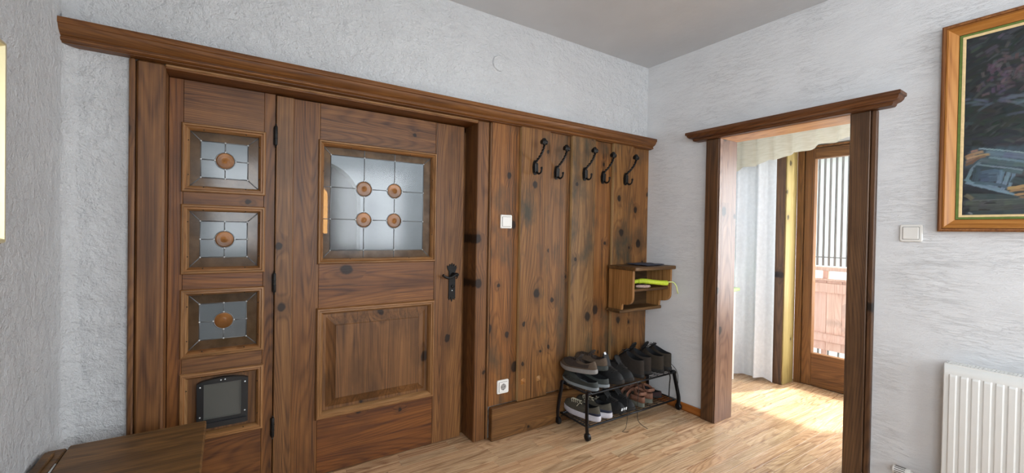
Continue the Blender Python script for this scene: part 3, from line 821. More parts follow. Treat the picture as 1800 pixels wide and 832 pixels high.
cc = N.mix(N.mapr(vz, .42, .62), s2l((222, 225, 229)) + (1,), s2l((228, 231, 235)) + (1,))
df_ = N.n('BsdfDiffuse', {'Color': cc}); tl_ = N.n('BsdfTranslucent', {'Color': cc})
mx = N.n('MixShader', {0: .18, 1: df_.outputs[0], 2: tl_.outputs[0]}); N.t.links.new(mx.outputs[0], N.out.inputs['Surface'])
M['curtain'] = N.m
cu = empty('curtain', (1.12, 0, 0), label='long white patterned curtain hanging to the floor beyond the doorway', cat='curtain')
c = cloth('curtain_panel', .40, -.432, 2.05, .02, 1.09, 4.3, M['curtain'], .042, None, 3, hem=lambda s: .012 + .02 * math.sin(9 * s) ** 2)
c.parent = cu; c.matrix_parent_inverse = Matrix.Translation((-1.12, 0, 0))
bm = tube(bmesh.new(), [(1.09, .44, 2.07), (1.09, -.46, 2.07)], .012, 10)
o = link('curtain_rod', bm, M['white_plastic'], cu, True); o.matrix_parent_inverse = Matrix.Translation((-1.12, 0, 0))
N = NT('cream_valance_cloth')
tc = N.n('TexCoord').outputs['Object']
vz = N.n('TexNoise', {'Vector': N.n('Mapping', {'Vector': tc, 'Scale': (1, 1, 7)}).outputs[0], 'Scale': 12.0, 'Detail': 3.0}).outputs[0]
cc = N.mix(N.mapr(vz, .4, .6), s2l((200, 194, 176)) + (1,), s2l((208, 203, 188)) + (1,))
df_ = N.n('BsdfDiffuse', {'Color': cc}); tl_ = N.n('BsdfTranslucent', {'Color': cc})
mx = N.n('MixShader', {0: .2, 1: df_.outputs[0], 2: tl_.outputs[0]}); N.t.links.new(mx.outputs[0], N.out.inputs['Surface'])
M['valance'] = N.m
def vhem(s):   # y = .1 -> -1.5
    yy = .1 - 1.6 * s
    base = 1.80 + (.155) * min(max((-.13 - yy) / .83, 0), 1.1)
    return base - .018 * abs(math.sin(PI * (yy + .03) / .19))
va = empty('valance', (1.0, 0, 2.1), label='cream gathered valance with scalloped hem above balcony door and curtain', cat='valance')
v = cloth('valance_cloth', .1, -1.5, 2.155, 1.8, 1.0, 11, M['valance'], .012, None, 5, n=300, m_=8, hem=vhem)
v.parent = va; v.matrix_parent_inverse = Matrix.Translation((-1.0, 0, -2.1))
# pale green table edge just inside the passage
st = empty('side_table', (.78, .03, 0), label='small table with pale green top beside the white curtain', cat='table')
gm = plain('pale_green_laminate', (186, 214, 150), .35)
def rel(o, base): o.matrix_parent_inverse = Matrix.Translation(-Vector(base)); return o
B0 = (.78, .03, 0)
rel(boxobj('tabletop', gm, st, .62, .98, -.215, .30, .757, .785, bev=.006), B0)
for x in (.66, .94):
    for yy in (-.18, .26): rel(link('leg', tube(bmesh.new(), [(x, yy, .001), (x, yy, .757)], .013, 10), M['white_plastic'], st, 40), B0)

# ------------------------------------------------------------------ balcony and what lies beyond
bfm = props(boxobj('balcony_floor', plain('balcony_slab', (196, 190, 184), .8, 0, .08, 9), None, 1.57, 2.62, -3.0, 2.0, -.12, -.02, bev=0), kind='structure')
br = empty('balcony_railing', (2.5, 0, -.02), label='pinkish boarded timber railing outside the glazed door', cat='railing')
B1 = (2.5, 0, -.02)
yy = 1.6; k = 0
while yy > -2.8:
    rel(boxobj('railing_board', M['rail_pink'], br, 2.50, 2.52, yy - .132, yy, .06, .78, bev=.002), B1); yy -= .135
for z0, z1, x0, x1 in ((.66, .755, 2.465, 2.499), (.155, .235, 2.465, 2.499), (.885, .925, 2.44, 2.56), (.78, .80, 2.48, 2.53)):
    rel(boxobj('rail', M['rail_pink'], br, x0, x1, -2.9, 1.7, z0, z1, bev=.003), B1)
yy = 1.5
while yy > -2.8:
    rel(boxobj('railing_post', M['rail_pink'], br, 2.525, 2.565, yy - .05, yy, -.019, .884, bev=.003), B1); yy -= .87
yy = .5
while yy > -1.2:
    rel(boxobj('baluster', M['slat_grey'], br, 2.504, 2.516, yy - .008, yy + .008, -.019, .0595, bev=0), B1); yy -= .09
yy = .2
bars = empty('slat_screen', (2.58, 0, .9), label='upright thin grey bars rising above the balcony railing', cat='screen')
B2 = (2.58, 0, .9)
while yy > -1.6:
    rel(boxobj('bar', M['slat_grey'], bars, 2.575, 2.59, yy - .009, yy + .009, .93, 2.35, bev=0), B2); yy -= .0525
for z in (1.02, 2.33):
    rel(boxobj('cross_wire', M['slat_grey'], bars, 2.565, 2.574, -1.7, .3, z - .006, z + .006, bev=0), B2)
for yy in (.25, -.7, -1.65): rel(boxobj('screen_post', M['slat_grey'], bars, 2.56, 2.60, yy - .02, yy + .02, .926, 2.36, bev=0), B2)
gr = props(link('ground', bx(1.8, 40, -25, 25, -3.2, -3.0), plain('lawn_and_gravel', (150, 156, 128), .95, 0, .3, .8), None), kind='structure')
bd = empty('building', (11, 2, -3), label='pale rendered house across the yard behind the balcony bars', cat='building')
B3 = (11, 2, -3)
rel(boxobj('wall', plain('pale_render', (236, 234, 228), .9, 0, .05, 1), bd, 9, 15, -5, 8, -3, 3.2, bev=0), B3)
rf = bmesh.new(); prism(rf, [(-5.6, 3.1), (8.6, 3.1), (8.6, 3.3), (1.5, 6.2), (-5.6, 3.3)], plx, 8.4, 15.6)
rel(link('roof', rf, plain('roof_tiles', (120, 86, 70), .8, 0, .2, 4), bd), B3)
for yy in (-3.6, 3.0, 5.4):
    rel(boxobj('window', plain('house_window', (96, 104, 112), .2), bd, 8.95, 9.02, yy, yy + 1.0, .4, 1.8, bev=0), B3)

# ================================================================== things in the room
def place(o, base):
    """child mesh modelled in room coordinates under an Empty standing at base"""
    o.matrix_parent_inverse = Matrix.Translation(-Vector(base)); return o

# ------------------------------------------------------------------ switches and socket
def rounded_rect(w, h, r, n=4):
    out = []
    for cx, cy, a in ((w / 2 - r, h / 2 - r, 0), (-w / 2 + r, h / 2 - r, PI / 2), (-w / 2 + r, -h / 2 + r, PI), (w / 2 - r, -h / 2 + r, 1.5 * PI)):
        out += arc(cx, cy, r, a, a + PI / 2, n)
    return out
def plate(bm, w, h, r, pl, d0, d1, inset=.003):
    o = rounded_rect(w, h, r); i = rounded_rect(w - 2 * inset, h - 2 * inset, r)
    L = [[bm.verts.new(pl(u, v, d0)) for u, v in o], [bm.verts.new(pl(u, v, (d0 + 2 * d1) / 3)) for u, v in o], [bm.verts.new(pl(u, v, d1)) for u, v in i]]
    n = len(o)
    for a, b in zip(L, L[1:]):
        for k in range(n): bm.faces.new((a[k], a[(k + 1) % n], b[(k + 1) % n], b[k]))
    bm.faces.new(L[0][::-1]); bm.faces.new(L[-1])
def switch(name, pos, along, label, cat, kind='switch'):
    e = empty(name, pos, label=label, cat=cat)
    pl = (lambda u, v, d: (u, -d, v)) if along == 'x' else (lambda u, v, d: (-d, u, v))
    bm = bmesh.new(); plate(bm, .081, .081, .008, pl, 0, .009); link('cover_plate', bm, M['white_plastic'], e)
    if kind == 'switch':
        bm = bmesh.new(); plate(bm, .060, .060, .003, pl, .0085, .0098, .0005); link('gap', bm, M['grille_dark'], e)
        bm = bmesh.new(); plate(bm, .057, .057, .003, pl, .0085, .0125); link('rocker', bm, M['white_plastic'], e)
    else:
        bm = bmesh.new(); plate(bm, .060, .060, .003, pl, .0085, .0098, .0005); link('gap', bm, M['grille_dark'], e)
        bm = bmesh.new()
        o = [(.0285 * math.copysign(min(1, abs(math.cos(a)) * 1.42), math.cos(a)), .0285 * math.copysign(min(1, abs(math.sin(a)) * 1.42), math.sin(a))) for a in [2 * PI * k / 32 for k in range(32)]]
        c = [(.0195 * math.cos(2 * PI * k / 32), .0195 * math.sin(2 * PI * k / 32)) for k in range(32)]
        L = [[bm.verts.new(pl(u, v, .0085)) for u, v in o], [bm.verts.new(pl(u, v, .012)) for u, v in o], [bm.verts.new(pl(u, v, .012)) for u, v in c], [bm.verts.new(pl(u, v, -.0)) for u, v in c]]
        for a, b in zip(L, L[1:]):
            for k in range(32): bm.faces.new((a[k], a[(k + 1) % 32], b[(k + 1) % 32], b[k]))
        link('socket_insert', bm, M['white_plastic'], e)
        bm = bmesh.new(); lathe(bm, [(.0193, -.0100), (.0193, -.0098), (.001, -.0097)], (0, 0, 0), 'y', 24); link('socket_well', bm, plain('well_shade', (150, 146, 140), .6), e)
        bm = bmesh.new()
        for u in (-.0095, .0095): lathe(bm, [(.0028, -.0102), (.0026, -.0104), (.001, -.0105)], (u, 0, 0), 'y', 10)
        for v in (-.0175, .0175): box(bm, -.003, .003, -.0115, -.0100, v - .002, v + .002)
        link('contact_hole', bm, M['hole'], e)
    return e
switch('light_switch', (-1.2865, -.0205, 1.289), 'x', 'white square light switch on the knotty timber panelling', 'switch')
switch('light_switch', (-.0015, -1.543, 1.254), 'y', 'white square light switch on the plaster wall beside the painting', 'switch')
switch('wall_socket', (-1.291, -.0205, .298), 'x', 'white power socket low on the timber panelling', 'socket', 'socket')

# ------------------------------------------------------------------ five wrought iron coat hooks
def coat_hook(x, z, sc, tilt, label):
    e = empty('coat_hook', (x, -.0411 if True else 0, z), label=label, cat='coat hook', group='wrought iron coat hooks in a row on the panelling')
    bm = bmesh.new()
    prism(bm, [(-.017, -.036), (-.008, -.050), (.008, -.050), (.017, -.036), (.021, .0), (.015, .032), (.006, .044), (-.006, .044), (-.015, .032), (-.021, 0)], lambda u, v, d: (u, -d, v), 0, .006)
    link('back_plate', bm, M['iron'], e)
    bm = bmesh.new(); N_ = 26
    path = smoothpts([(0, -.004, .012), (0, -.022, .040), (.002, -.050, .062), (.004, -.078, .092), (.005, -.094, .122), (.004, -.100, .142)], 5)
    # square bar twisted along its length
    rings = []
    for i, p in enumerate(path):
        t = (path[min(i + 1, len(path) - 1)] - path[max(i - 1, 0)]).normalized(); s_ = Vector((1, 0, 0)); b = t.cross(s_).normalized()
        tw = i * .55; rr2 = .0085
        rings.append([bm.verts.new(p + (s_ * math.cos(tw + k * PI / 2) + b * math.sin(tw + k * PI / 2)) * rr2) for k in range(4)])
    for a, b in zip(rings, rings[1:]):
        for k in range(4): bm.faces.new((a[k], a[(k + 1) % 4], b[(k + 1) % 4], b[k]))
    bm.faces.new(rings[0][::-1]); bm.faces.new(rings[-1])
    link('twisted_arm', bm, M['iron'], e)
    bm = bmesh.new()
    tube(bm, [(-.004, -.100, .134), (.0, -.104, .150), (.004, -.096, .160), (.012, -.086, .158)], [.009, .014, .016, .011], 10)
    tube(bm, [(-.018, -.098, .148), (.022, -.098, .148)], .0150, 10)
    link('knob', bm, M['iron'], e, 40)
    bm = bmesh.new()
    tube(bm, smoothpts([(0, -.004, -.018), (.002, -.020, -.036), (.004, -.042, -.046), (.006, -.060, -.036), (.006, -.066, -.018)], 4), [.0075] * 8 + [.0055] * 8 + [.006], 8)
    bmesh.ops.create_uvsphere(bm, u_segments=10, v_segments=8, radius=.0085, matrix=Matrix.Translation((.006, -.066, -.012)))
    link('lower_hook', bm, M['iron'], e, 40)
    bm = bmesh.new()
    box(bm, -.015, .015, -.022, -.004, -.038, .026, bev=.006, seg=2)
    link('boss', bm, M['iron'], e)
    e.scale = (sc, sc, sc); e.rotation_euler = (0, tilt, 0)
    return e
hooks = [(-1.098, 1.630, 'wrought iron coat hook nearest the entrance door'), (-.905, 1.620, 'wrought iron coat hook, second from the entrance door'),
         (-.684, 1.628, 'middle one of the five wrought iron coat hooks'), (-.487, 1.624, 'wrought iron coat hook, second from the room corner'),
         (-.288, 1.626, 'wrought iron coat hook nearest the room corner')]
for k, (x, z, lb) in enumerate(hooks):
    h = coat_hook(x, z, .94, (-.03, .02, .0, .03, .02)[k], lb)
    h.location.y = -.0210 if k in (1, 3) else -.0485

# ------------------------------------------------------------------ little wall shelf in the corner
SB = (-.22, -.05, .70)
ws = empty('wall_shelf', SB, label='small wooden wall shelf with curved sides hanging in the room corner', cat='shelf')
def sh(o): return place(o, SB)
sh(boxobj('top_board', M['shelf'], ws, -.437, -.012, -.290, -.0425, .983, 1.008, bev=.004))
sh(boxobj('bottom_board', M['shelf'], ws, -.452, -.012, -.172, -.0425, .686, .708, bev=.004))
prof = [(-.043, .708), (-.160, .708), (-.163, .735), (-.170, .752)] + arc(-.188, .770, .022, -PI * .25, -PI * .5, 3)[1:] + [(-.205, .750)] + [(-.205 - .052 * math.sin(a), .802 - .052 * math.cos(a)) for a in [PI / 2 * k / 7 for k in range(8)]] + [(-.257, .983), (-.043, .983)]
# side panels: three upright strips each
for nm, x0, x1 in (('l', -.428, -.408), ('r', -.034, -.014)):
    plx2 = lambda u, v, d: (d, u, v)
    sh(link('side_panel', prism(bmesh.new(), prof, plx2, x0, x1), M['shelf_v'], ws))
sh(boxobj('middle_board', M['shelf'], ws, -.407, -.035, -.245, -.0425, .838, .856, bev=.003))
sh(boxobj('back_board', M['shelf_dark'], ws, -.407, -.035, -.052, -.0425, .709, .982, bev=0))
# flat grey cloth cap on top
cb = bmesh.new()
g = 14
vv = {}
for i in range(g + 1):
    for j in range(g + 1):
        a, b = i / g - .5, j / g - .5
        rx = .115 * (1 - .25 * abs(b)); x = -.175 + a * 2 * rx; y = -.150 + b * .19 + .02 * a
        z = 1.0095 + .006 * (mnoise.noise(Vector((a * 5, b * 5, 2))) + 1) * (1 - 3 * max(abs(a), abs(b)) ** 3)
        vv[i, j] = cb.verts.new((x, y, z))
for i in range(g):
    for j in range(g): cb.faces.new((vv[i, j], vv[i + 1, j], vv[i + 1, j + 1], vv[i, j + 1]))
co = link('folded_cloth', cb, plain('dark_grey_cloth', (58, 62, 78), .95, 0, .2, 200), None, True)
md = co.modifiers.new('thick', 'SOLIDIFY'); md.thickness = .003; md.offset = 1
props(co, 'dark grey folded cloth lying flat on top of the wall shelf', 'cloth')
# neon strap in the upper compartment
SB2 = (-.18, -.18, .8565)
ns = empty('neon_strap', SB2, label='rolled neon yellow strap lying in the wall shelf with its loop hanging out', cat='strap')
neon = plain('neon_webbing', (204, 222, 60), .6, 0, .12, 160); 
bm = bmesh.new()
tube(bm, smoothpts([(-.30, -.13, .886), (-.24, -.17, .898), (-.18, -.22, .893), (-.11, -.25, .886), (-.072, -.262, .884)], 5), [.016] * 5 + [.020] * 5 + [.019] * 5 + [.020] * 5 + [.016], 12, flat=(.9, 1.0))
for q in range(5):
    bmesh.ops.create_icosphere(bm, subdivisions=2, radius=.0185, matrix=Matrix.Translation((-.25 + q * .042, -.165 - q * .021, .896 - q * .003)))
place(link('strap_roll', bm, neon, ns, True), SB2)
bm = tube(bmesh.new(), smoothpts([(-.075, -.262, .890), (-.050, -.292, .892), (-.040, -.312, .868), (-.036, -.318, .838), (-.022, -.312, .822), (-.006, -.306, .812)], 6), .0042, 8, flat=(1, .7))
place(link('loop', bm, plain('pale_neon_cord', (222, 232, 150), .6), ns, True), SB2)
bm = bmesh.new(); 
tube(bm, smoothpts([(-.335, -.205, .869), (-.28, -.232, .869), (-.235, -.243, .868)], 4), [.008, .009, .011, .011, .011, .011, .011, .009, .007], 10)
o = link('headband', bm, plain('pink_grey_knit', (176, 150, 140), .9, 0, .4, 90), None, True)
props(o, 'small pinkish grey knitted band under the neon strap on the shelf', 'band')

# ------------------------------------------------------------------ shoe rack
RB = (-.45, -.19, 0)
rk = empty('shoe_rack', RB, label='two tier black metal shoe rack on castors under the coat hooks', cat='shoe rack')
def rkp(o): return place(o, RB)
ZU, ZL = .262, .068
def rod(bm, a, b, r=.004, n=6): tube(bm, [a, b], r, n)
for sx, x0 in (('l', -.895), ('r', -.030)):
    s = -1 if sx == 'l' else 1
    # each end: two splayed legs, flat bar at the front foot, rolled over into the shelf rail
    for yf, yt in ((-.340, -.318), (-.072, -.082)):
        xt = x0 - s * .028
        bm = tube(bmesh.new(), smoothpts([(xt - s * .02, yt, ZU + .002), (xt, yt, ZU + .012), (xt + s * .012, yt, ZU + .002), (xt + s * .014, yt, ZU - .03), (x0 + s * .004, yf, .09), (x0, yf, .036)], 5), .0150, 12, flat=(.36, 1.0))
        rkp(link('leg', bm, M['rack'], rk, True))
        bm = lathe(bmesh.new(), [(.002, -.012), (.018, -.012), (.0235, -.007), (.0235, .007), (.018, .012), (.002, .012)], (x0, yf - .004, .0245), 'x', 18)
        rkp(link('castor', bm, M['rack'], rk, 40))
    for xe, ze, w_ in ((x0 - s * .014, ZL + .004, .332), (x0 - s * .028, ZU, .318)):
        rkp(link('end_bar', tube(bmesh.new(), [(xe, -w_, ze), (xe, -.079, ze)], .006, 8), M['rack'], rk, True))
for nm, z in (('u', ZU), ('l', ZL)):
    bm = bmesh.new()
    for yy in (-.322, -.082): rod(bm, (-.872, yy, z), (-.052, yy, z), .0065, 8)
    rkp(link('shelf_rail', bm, M['rack'], rk, True))
    bm = bmesh.new()
    for k in range(9): rod(bm, (-.870, -.295 + k * .024, z + .001), (-.054, -.295 + k * .024, z + .001), .0022)
    for k in range(12): rod(bm, (-.84 + k * .07, -.322, z - .002), (-.84 + k * .07, -.082, z - .002), .0022)
    rkp(link('shelf_wire', bm, M['rack'], rk, True))

# ------------------------------------------------------------------ shoes
def outline(L, W, n=44, toe=.5, side=1):
    """foot outline, heel at y=0, toe at y=L; side +1 right shoe"""
    pts = []
    for k in range(n):
        a = 2 * PI * k / n
        c, s = math.cos(a), math.sin(a)          # s -> length
        t = (s + 1) / 2
        wd = W / 2 * (.74 + .26 * math.sin(PI * min(1, max(0, (t - .12) / .9)) ** 1.15) + .06 * t)
        x = wd * math.copysign(abs(c) ** .78, c)
        yv = L / 2 + L / 2 * math.copysign(abs(s) ** .92, s)
        x += side * .010 * math.sin(PI * t * 1.1) * -1 + side * (-.008) * t * t
        pts.append((x, yv))
    return pts
def shoe(name, label, cat, base, rz, mats, L=.285, W=.104, sole=.024, collar=.085, heel=None, tongue=.115, laces=True, opening=(.03, .50), tilt=0,
         group=None, side=1, band=None, toecap=.050, colw=.062, lace_hang=None, label_tag=False, heeltab=False, stripe=None, holes=False, roll=0, dangling=False):
    """shoe with heel at origin and toe along +y"""
    heel = heel or collar
    e = empty(name, base, label=label, cat=cat, group=group); e.rotation_euler = (tilt, roll, rz)
    um, smt, lin = mats['upper'], mats['sole'], mats.get('lining', M['shoe_lining'])
    n = 44
    O = outline(L, W, n, side=side)
    def spring(y): t = y / L; return .016 * max(0, (t - .7) / .3) ** 2 + .004 * max(0, (.12 - t) / .12)
    # sole: bottom edge, flared side, top edge
    bm = bmesh.new(); rings = []
    for sc_, z in ((.955, 0), (1.0, .003), (1.025, sole * .45), (1.0, sole)):
        rings.append([bm.verts.new((x * sc_, L / 2 + (y - L / 2) * (1 + (sc_ - 1) * .6), z + spring(y))) for x, y in O])
    for a, b in zip(rings, rings[1:]):
        for k in range(n): bm.faces.new((a[k], a[(k + 1) % n], b[(k + 1) % n], b[k]))
    bm.faces.new(rings[0][::-1]); bm.faces.new(rings[-1])
    link('sole', bm, smt, e, 50)
    # upper: outline at sole level rises to the collar ring
    y0, y1 = opening[0] * L, opening[1] * L
    cy = (y0 + y1) / 2; ry = (y1 - y0) / 2
    C = []
    for k, (x, y) in enumerate(O):
        a = 2 * PI * k / n; c, s = math.cos(a), math.sin(a)
        f = (s + 1) / 2
        zc = heel * (1 - f) + collar * f - .014 * math.sin(PI * f)
        C.append((x * 0 + colw / 2 * math.copysign(abs(c) ** .9, c), cy + ry * s, zc))
    LV = 12; rings = []
    for j in range(LV + 1):
        t = j / LV; ring = []
        for k, (x, y) in enumerate(O):
            cx, cyy, cz = C[k]
            s = math.sin(2 * PI * k / n); front = max(0, s)
            # how quickly the side climbs before it leans in
            q = t ** (1.0 + 1.1 * (1 - front) * 0)
            inn = t ** (2.2 - .9 * front)
            xx = x * .97 * (1 - inn) + cx * inn
            inny = t ** (2.0 - .75 * front)
            yy = (L / 2 + (y - L / 2) * .975) * (1 - inny) + cyy * inny
            zb = sole + spring(y)
            if front > 0:
                zt = toecap * front + (cz) * (1 - front)
                rise = math.sin(min(1, t * 2.4) * PI / 2)
                z1_ = zb + (toecap - .0) * rise * front * (1 - .0) * .72
                z2_ = zb + (cz - zb) * t ** .95
                z = max(z1_ * front + z2_ * (1 - front), z2_ * .0) if t < 1 else cz
                if t > .42: 
                    g_ = (t - .42) / .58
                    zz = zb + toecap * .72
                    z = (zz + (cz - zz) * g_ ** 1.15) * front + z2_ * (1 - front)
            else:
                z = zb + (cz - zb) * t
            ring.append(bm_v(xx, yy, z)) if False else ring.append((xx, yy, z))
        rings.append(ring)
    bm = bmesh.new(); R_ = [[bm.verts.new(p) for p in ring] for ring in rings]
    for a, b in zip(R_, R_[1:]):
        for k in range(n): bm.faces.new((a[k], a[(k + 1) % n], b[(k + 1) % n], b[k]))
    # padded rim then inside wall
    rim = [bm.verts.new((x * .90, cy + (y - cy) * .94, z + .003)) for x, y, z in C]
    for k in range(n): bm.faces.new((R_[-1][k], R_[-1][(k + 1) % n], rim[(k + 1) % n], rim[k]))
    link('upper', bm, um, e, True)
    bm = bmesh.new()
    a_ = [bm.verts.new((x * .90, cy + (y - cy) * .94, z + .003)) for x, y, z in C]
    b_ = [bm.verts.new((x * .86, min(cy + (y - cy) * .92, y1), z)) for x, y, z in rings[8]]
    c_ = [bm.verts.new((x * .80, min(cy + (y - cy) * .86, y1), sole + .004 + .0 * z)) for x, y, z in rings[2]]
    for A, B in ((a_, b_), (b_, c_)):
        for k in range(n): bm.faces.new((A[k], A[(k + 1) % n], B[(k + 1) % n], B[k]))
    bm.faces.new(c_)
    link('lining', bm, lin, e, True)
    if tongue:
        bm = bmesh.new(); rows = []; k0 = n // 4
        fx, fy, fz = rings[10][k0]; ztop = tongue
        for i in range(7):
            t = i / 6
            yy = fy + .004 + (y1 - .016 - fy) * t
            zz = fz - .004 + (ztop - fz) * t ** .95
            ww = .016 + .010 * t - .006 * (t > .95)
            rows.append([bm.verts.new((ww * u, yy + .006 * abs(u), zz - .006 * u * u)) for u in (-1, -.5, 0, .5, 1)])
        tongue_pts = [(0, r[2].co.y, r[2].co.z) for r in rows]
        rows2 = [[bm.verts.new((v.co.x, v.co.y - .004, v.co.z - .005)) for v in r] for r in rows]
        for Rw, flip in ((rows, 0), (rows2, 1)):
            for a, b in zip(Rw, Rw[1:]):
                for k in range(4): bm.faces.new((a[k], a[k + 1], b[k + 1], b[k]))
        for k in range(4): bm.faces.new((rows[-1][k], rows[-1][k + 1], rows2[-1][k + 1], rows2[-1][k]))
        for r, r2 in ((rows, rows2),):
            for a, b, c2_, d in zip(r, r[1:], r2, r2[1:]):
                bm.faces.new((a[0], b[0], d[0], c2_[0])); bm.faces.new((a[4], b[4], d[4], c2_[4]))
        link('tongue', bm, mats.get('tongue', um), e, True)
        if label_tag:
            bm = bmesh.new(); q0 = [rows[5][1].co if False else None]
            p5 = tongue_pts[5]; p6 = tongue_pts[6]
            vs_ = [Vector((sx * .009, p[1] + .0022, p[2])) for p, sx in ((p5, -1), (p5, 1), (p6, 1), (p6, -1))]
            bk_ = [v - Vector((0, .0012, 0)) for v in vs_]
            A_ = [bm.verts.new(v) for v in vs_]; B_ = [bm.verts.new(v) for v in bk_]
            bm.faces.new(A_); bm.faces.new(B_[::-1])
            for k in range(4): bm.faces.new((A_[k], A_[(k + 1) % 4], B_[(k + 1) % 4], B_[k]))
            link('tongue_label', bm, M['label_white'], e)
    if laces:
        bm = bmesh.new(); k0 = n // 4
        for i, j in enumerate((6, 7, 8, 9, 10, 11)):
            off = Vector((0, .004, .004))
            P_ = [Vector(rings[j][k0 + q]) + off for q in (4, 2, 0, -2, -4)]
            P_[0] -= off * 1.6; P_[-1] -= off * 1.6
            tube(bm, smoothpts(P_, 3), .0024, 6)
            if i: tube(bm, smoothpts([pv + off * .4, (pv + P_[3]) / 2 + off * .6, P_[3]], 3), .0020, 6)
            pv = P_[1]
        zz = collar + .004; yy = y1 + .004
        for s in (-1, 1):
            tube(bm, smoothpts([(0, yy, zz + .004), (s * .018, yy + .012, zz + .010), (s * .03, yy + .006, zz), (s * .012, yy + .002, zz + .003)], 4), .002, 6)
            tube(bm, smoothpts([(0, yy, zz + .004), (s * .014, yy + .02, zz - .004), (s * .034, yy + .03, zz - .024)], 4), .002, 6)
        link('lace', bm, mats.get('lace', M['lace_dark']), e, True)
    if lace_hang:
        bm = bmesh.new()
        inv = Matrix.Translation(Vector(base)) @ Matrix.Rotation(rz, 4, 'Z'); inv.invert()
        for path, r in lace_hang:
            tube(bm, [inv @ p for p in smoothpts(path, 5)], r, 6)
        link('hanging_lace', bm, mats.get('lace', M['lace_dark']), e, True)
    if heeltab:
        bm = bmesh.new()
        tube(bm, smoothpts([(-.012, .012, heel - .006), (-.013, .002, heel + .014), (0, -.002, heel + .026), (.013, .002, heel + .014), (.012, .012, heel - .006)], 4), .0035, 6, flat=(1, .6))
        link('pull_loop', bm, mats.get('lace', M['lace_dark']), e, True)
    if band:   # coloured heel band / overlay following the upper
        t0, t1, a0, a1, mt = band
        bm = bmesh.new(); rows = []
        j0, j1 = int(t0 * LV), int(t1 * LV)
        ks = [k for k in range(n) if a0 <= (k / n + .25) % 1 <= a1]
        ks.sort(key=lambda k: (k / n + .25) % 1)
        for j in range(j0, j1 + 1):
            rw = []
            for k in ks:
                x, y, z = rings[j][k]; d = Vector((x, y - cy, 0)); d = d.normalized() * .0022 if d.length else d
                rw.append(bm.verts.new((x + d.x, y + d.y, z)))
            rows.append(rw)
        for a, b in zip(rows, rows[1:]):
            for k in range(len(ks) - 1): bm.faces.new((a[k], a[k + 1], b[k + 1], b[k]))
        link('heel_overlay', bm, mt, e, True)
    if stripe:
        bm = bmesh.new()
        for s in (-1, 1):
            for i in range(3):
                yy = L * (.42 + i * .085)
                tube(bm, [(s * W * .475, yy, sole + .006), (s * W * .44, yy - .016, sole + .032), (s * W * .34, yy - .03, sole + .052)], .0042, 6, flat=(.35, 1))
        link('side_stripe', bm, stripe, e, True)
    if holes:
        bm = bmesh.new()
        for yy, zz in ((.66, .046), (.74, .040), (.80, .048), (.72, .055), (.86, .040)):
            for s in (-1, 1):
                bmesh.ops.create_icosphere(bm, subdivisions=1, radius=.0045, matrix=Matrix.Translation((s * W * .5 * (1.0 - max(0, yy - .6) * .8), yy * L, zz)))
        props(link('vent_hole', bm, M['hole'], e, True), kind='stuff')
    return e
M['shoe_lining'] = plain('shoe_lining', (26, 27, 30), .95, 0, .2, 150)
M['label_white'] = plain('white_tag', (225, 228, 230), .5)
M['lace_dark'] = plain('dark_lace', (34, 30, 27), .9)
M['slate'] = plain('slate_grey_foam', (50, 55, 53), .75, 0, .12, 50, bump=.2)
M['slate_light'] = plain('light_slate_sole', (128, 136, 140), .7)
M['taupe'] = plain('taupe_suede', (84, 70, 57), .95, 0, .2, 140, bump=.3)
M['taupe_dark'] = plain('brown_mesh', (54, 44, 38), .95, 0, .25, 240, bump=.3)
M['sole_grey'] = plain('pale_grey_sole', (132, 130, 128), .7, 0, .08, 60)
M['sole_white'] = plain('off_white_sole', (196, 194, 202), .6, 0, .06, 60)
M['sole_dark'] = plain('dark_rubber', (30, 29, 28), .8)
M['black_leather'] = plain('black_shoe_mesh', (20, 20, 21), .7, 0, .25, 200, bump=.3)
M['black_toe'] = plain('worn_black_toe', (60, 60, 58), .7, 0, .35, 90, bump=.3)
M['brown_leather'] = plain('dark_brown_nubuck', (43, 36, 30), .9, 0, .16, 60, bump=.25)
M['brown_leather2'] = plain('olive_brown_nubuck', (50, 43, 34), .9, 0, .16, 60, bump=.25)
M['tan_strap'] = plain('rosy_brown_strap', (118, 80, 62), .7, 0, .12, 90)
M['grey_sole'] = plain('grey_green_sole', (96, 98, 88), .8)
M['navy'] = plain('navy_band', (28, 34, 56), .7)
M['maroon'] = plain('dark_maroon_cloth', (52, 34, 34), .9, 0, .2, 90)
M['olive_mesh'] = plain('olive_grey_mesh', (72, 68, 58), .95, 0, .25, 240, bump=.3)

ZT = ZU + .0075; ZB = ZL + .0075
gs = 'grey slip-on clogs on the upper rack shelf'
mt = dict(upper=M['slate'], sole=M['slate_light'])
# heel of these shoes faces the room, toe towards the wall (+y)
shoe('clog', 'left slate grey clog on the rack corner, under the tan sneaker', 'shoe', (-.803, -.330, ZT), .12, mt, L=.285, W=.098, sole=.020, collar=.074, heel=.052, tongue=0, laces=False, opening=(.03, .60), toecap=.068, colw=.080, group=gs, side=-1, holes=True)
shoe('clog', 'right slate grey clog, half hidden beside its mate on the rack', 'shoe', (-.702, -.322, ZT), .10, mt, L=.285, W=.096, sole=.020, collar=.074, heel=.052, tongue=0, laces=False, opening=(.03, .60), toecap=.068, colw=.078, group=gs, side=1, holes=True)
gs = 'tan lace-up sneakers stacked on the clogs'
mt = dict(upper=M['taupe'], sole=M['sole_grey'], lace=M['taupe_dark'], tongue=M['taupe_dark'], lining=M['taupe_dark'])
shoe('sneaker', 'tan lace-up sneaker with pale sole stacked on the clogs, on the left', 'shoe', (-.800, -.318, ZT + .100), .17, mt, L=.285, W=.102, sole=.026, collar=.074, tongue=.115, tilt=-.08, opening=(.05, .42), toecap=.046, colw=.058, group=gs, side=-1, band=(.3, .9, .12, .88, M['taupe_dark']))
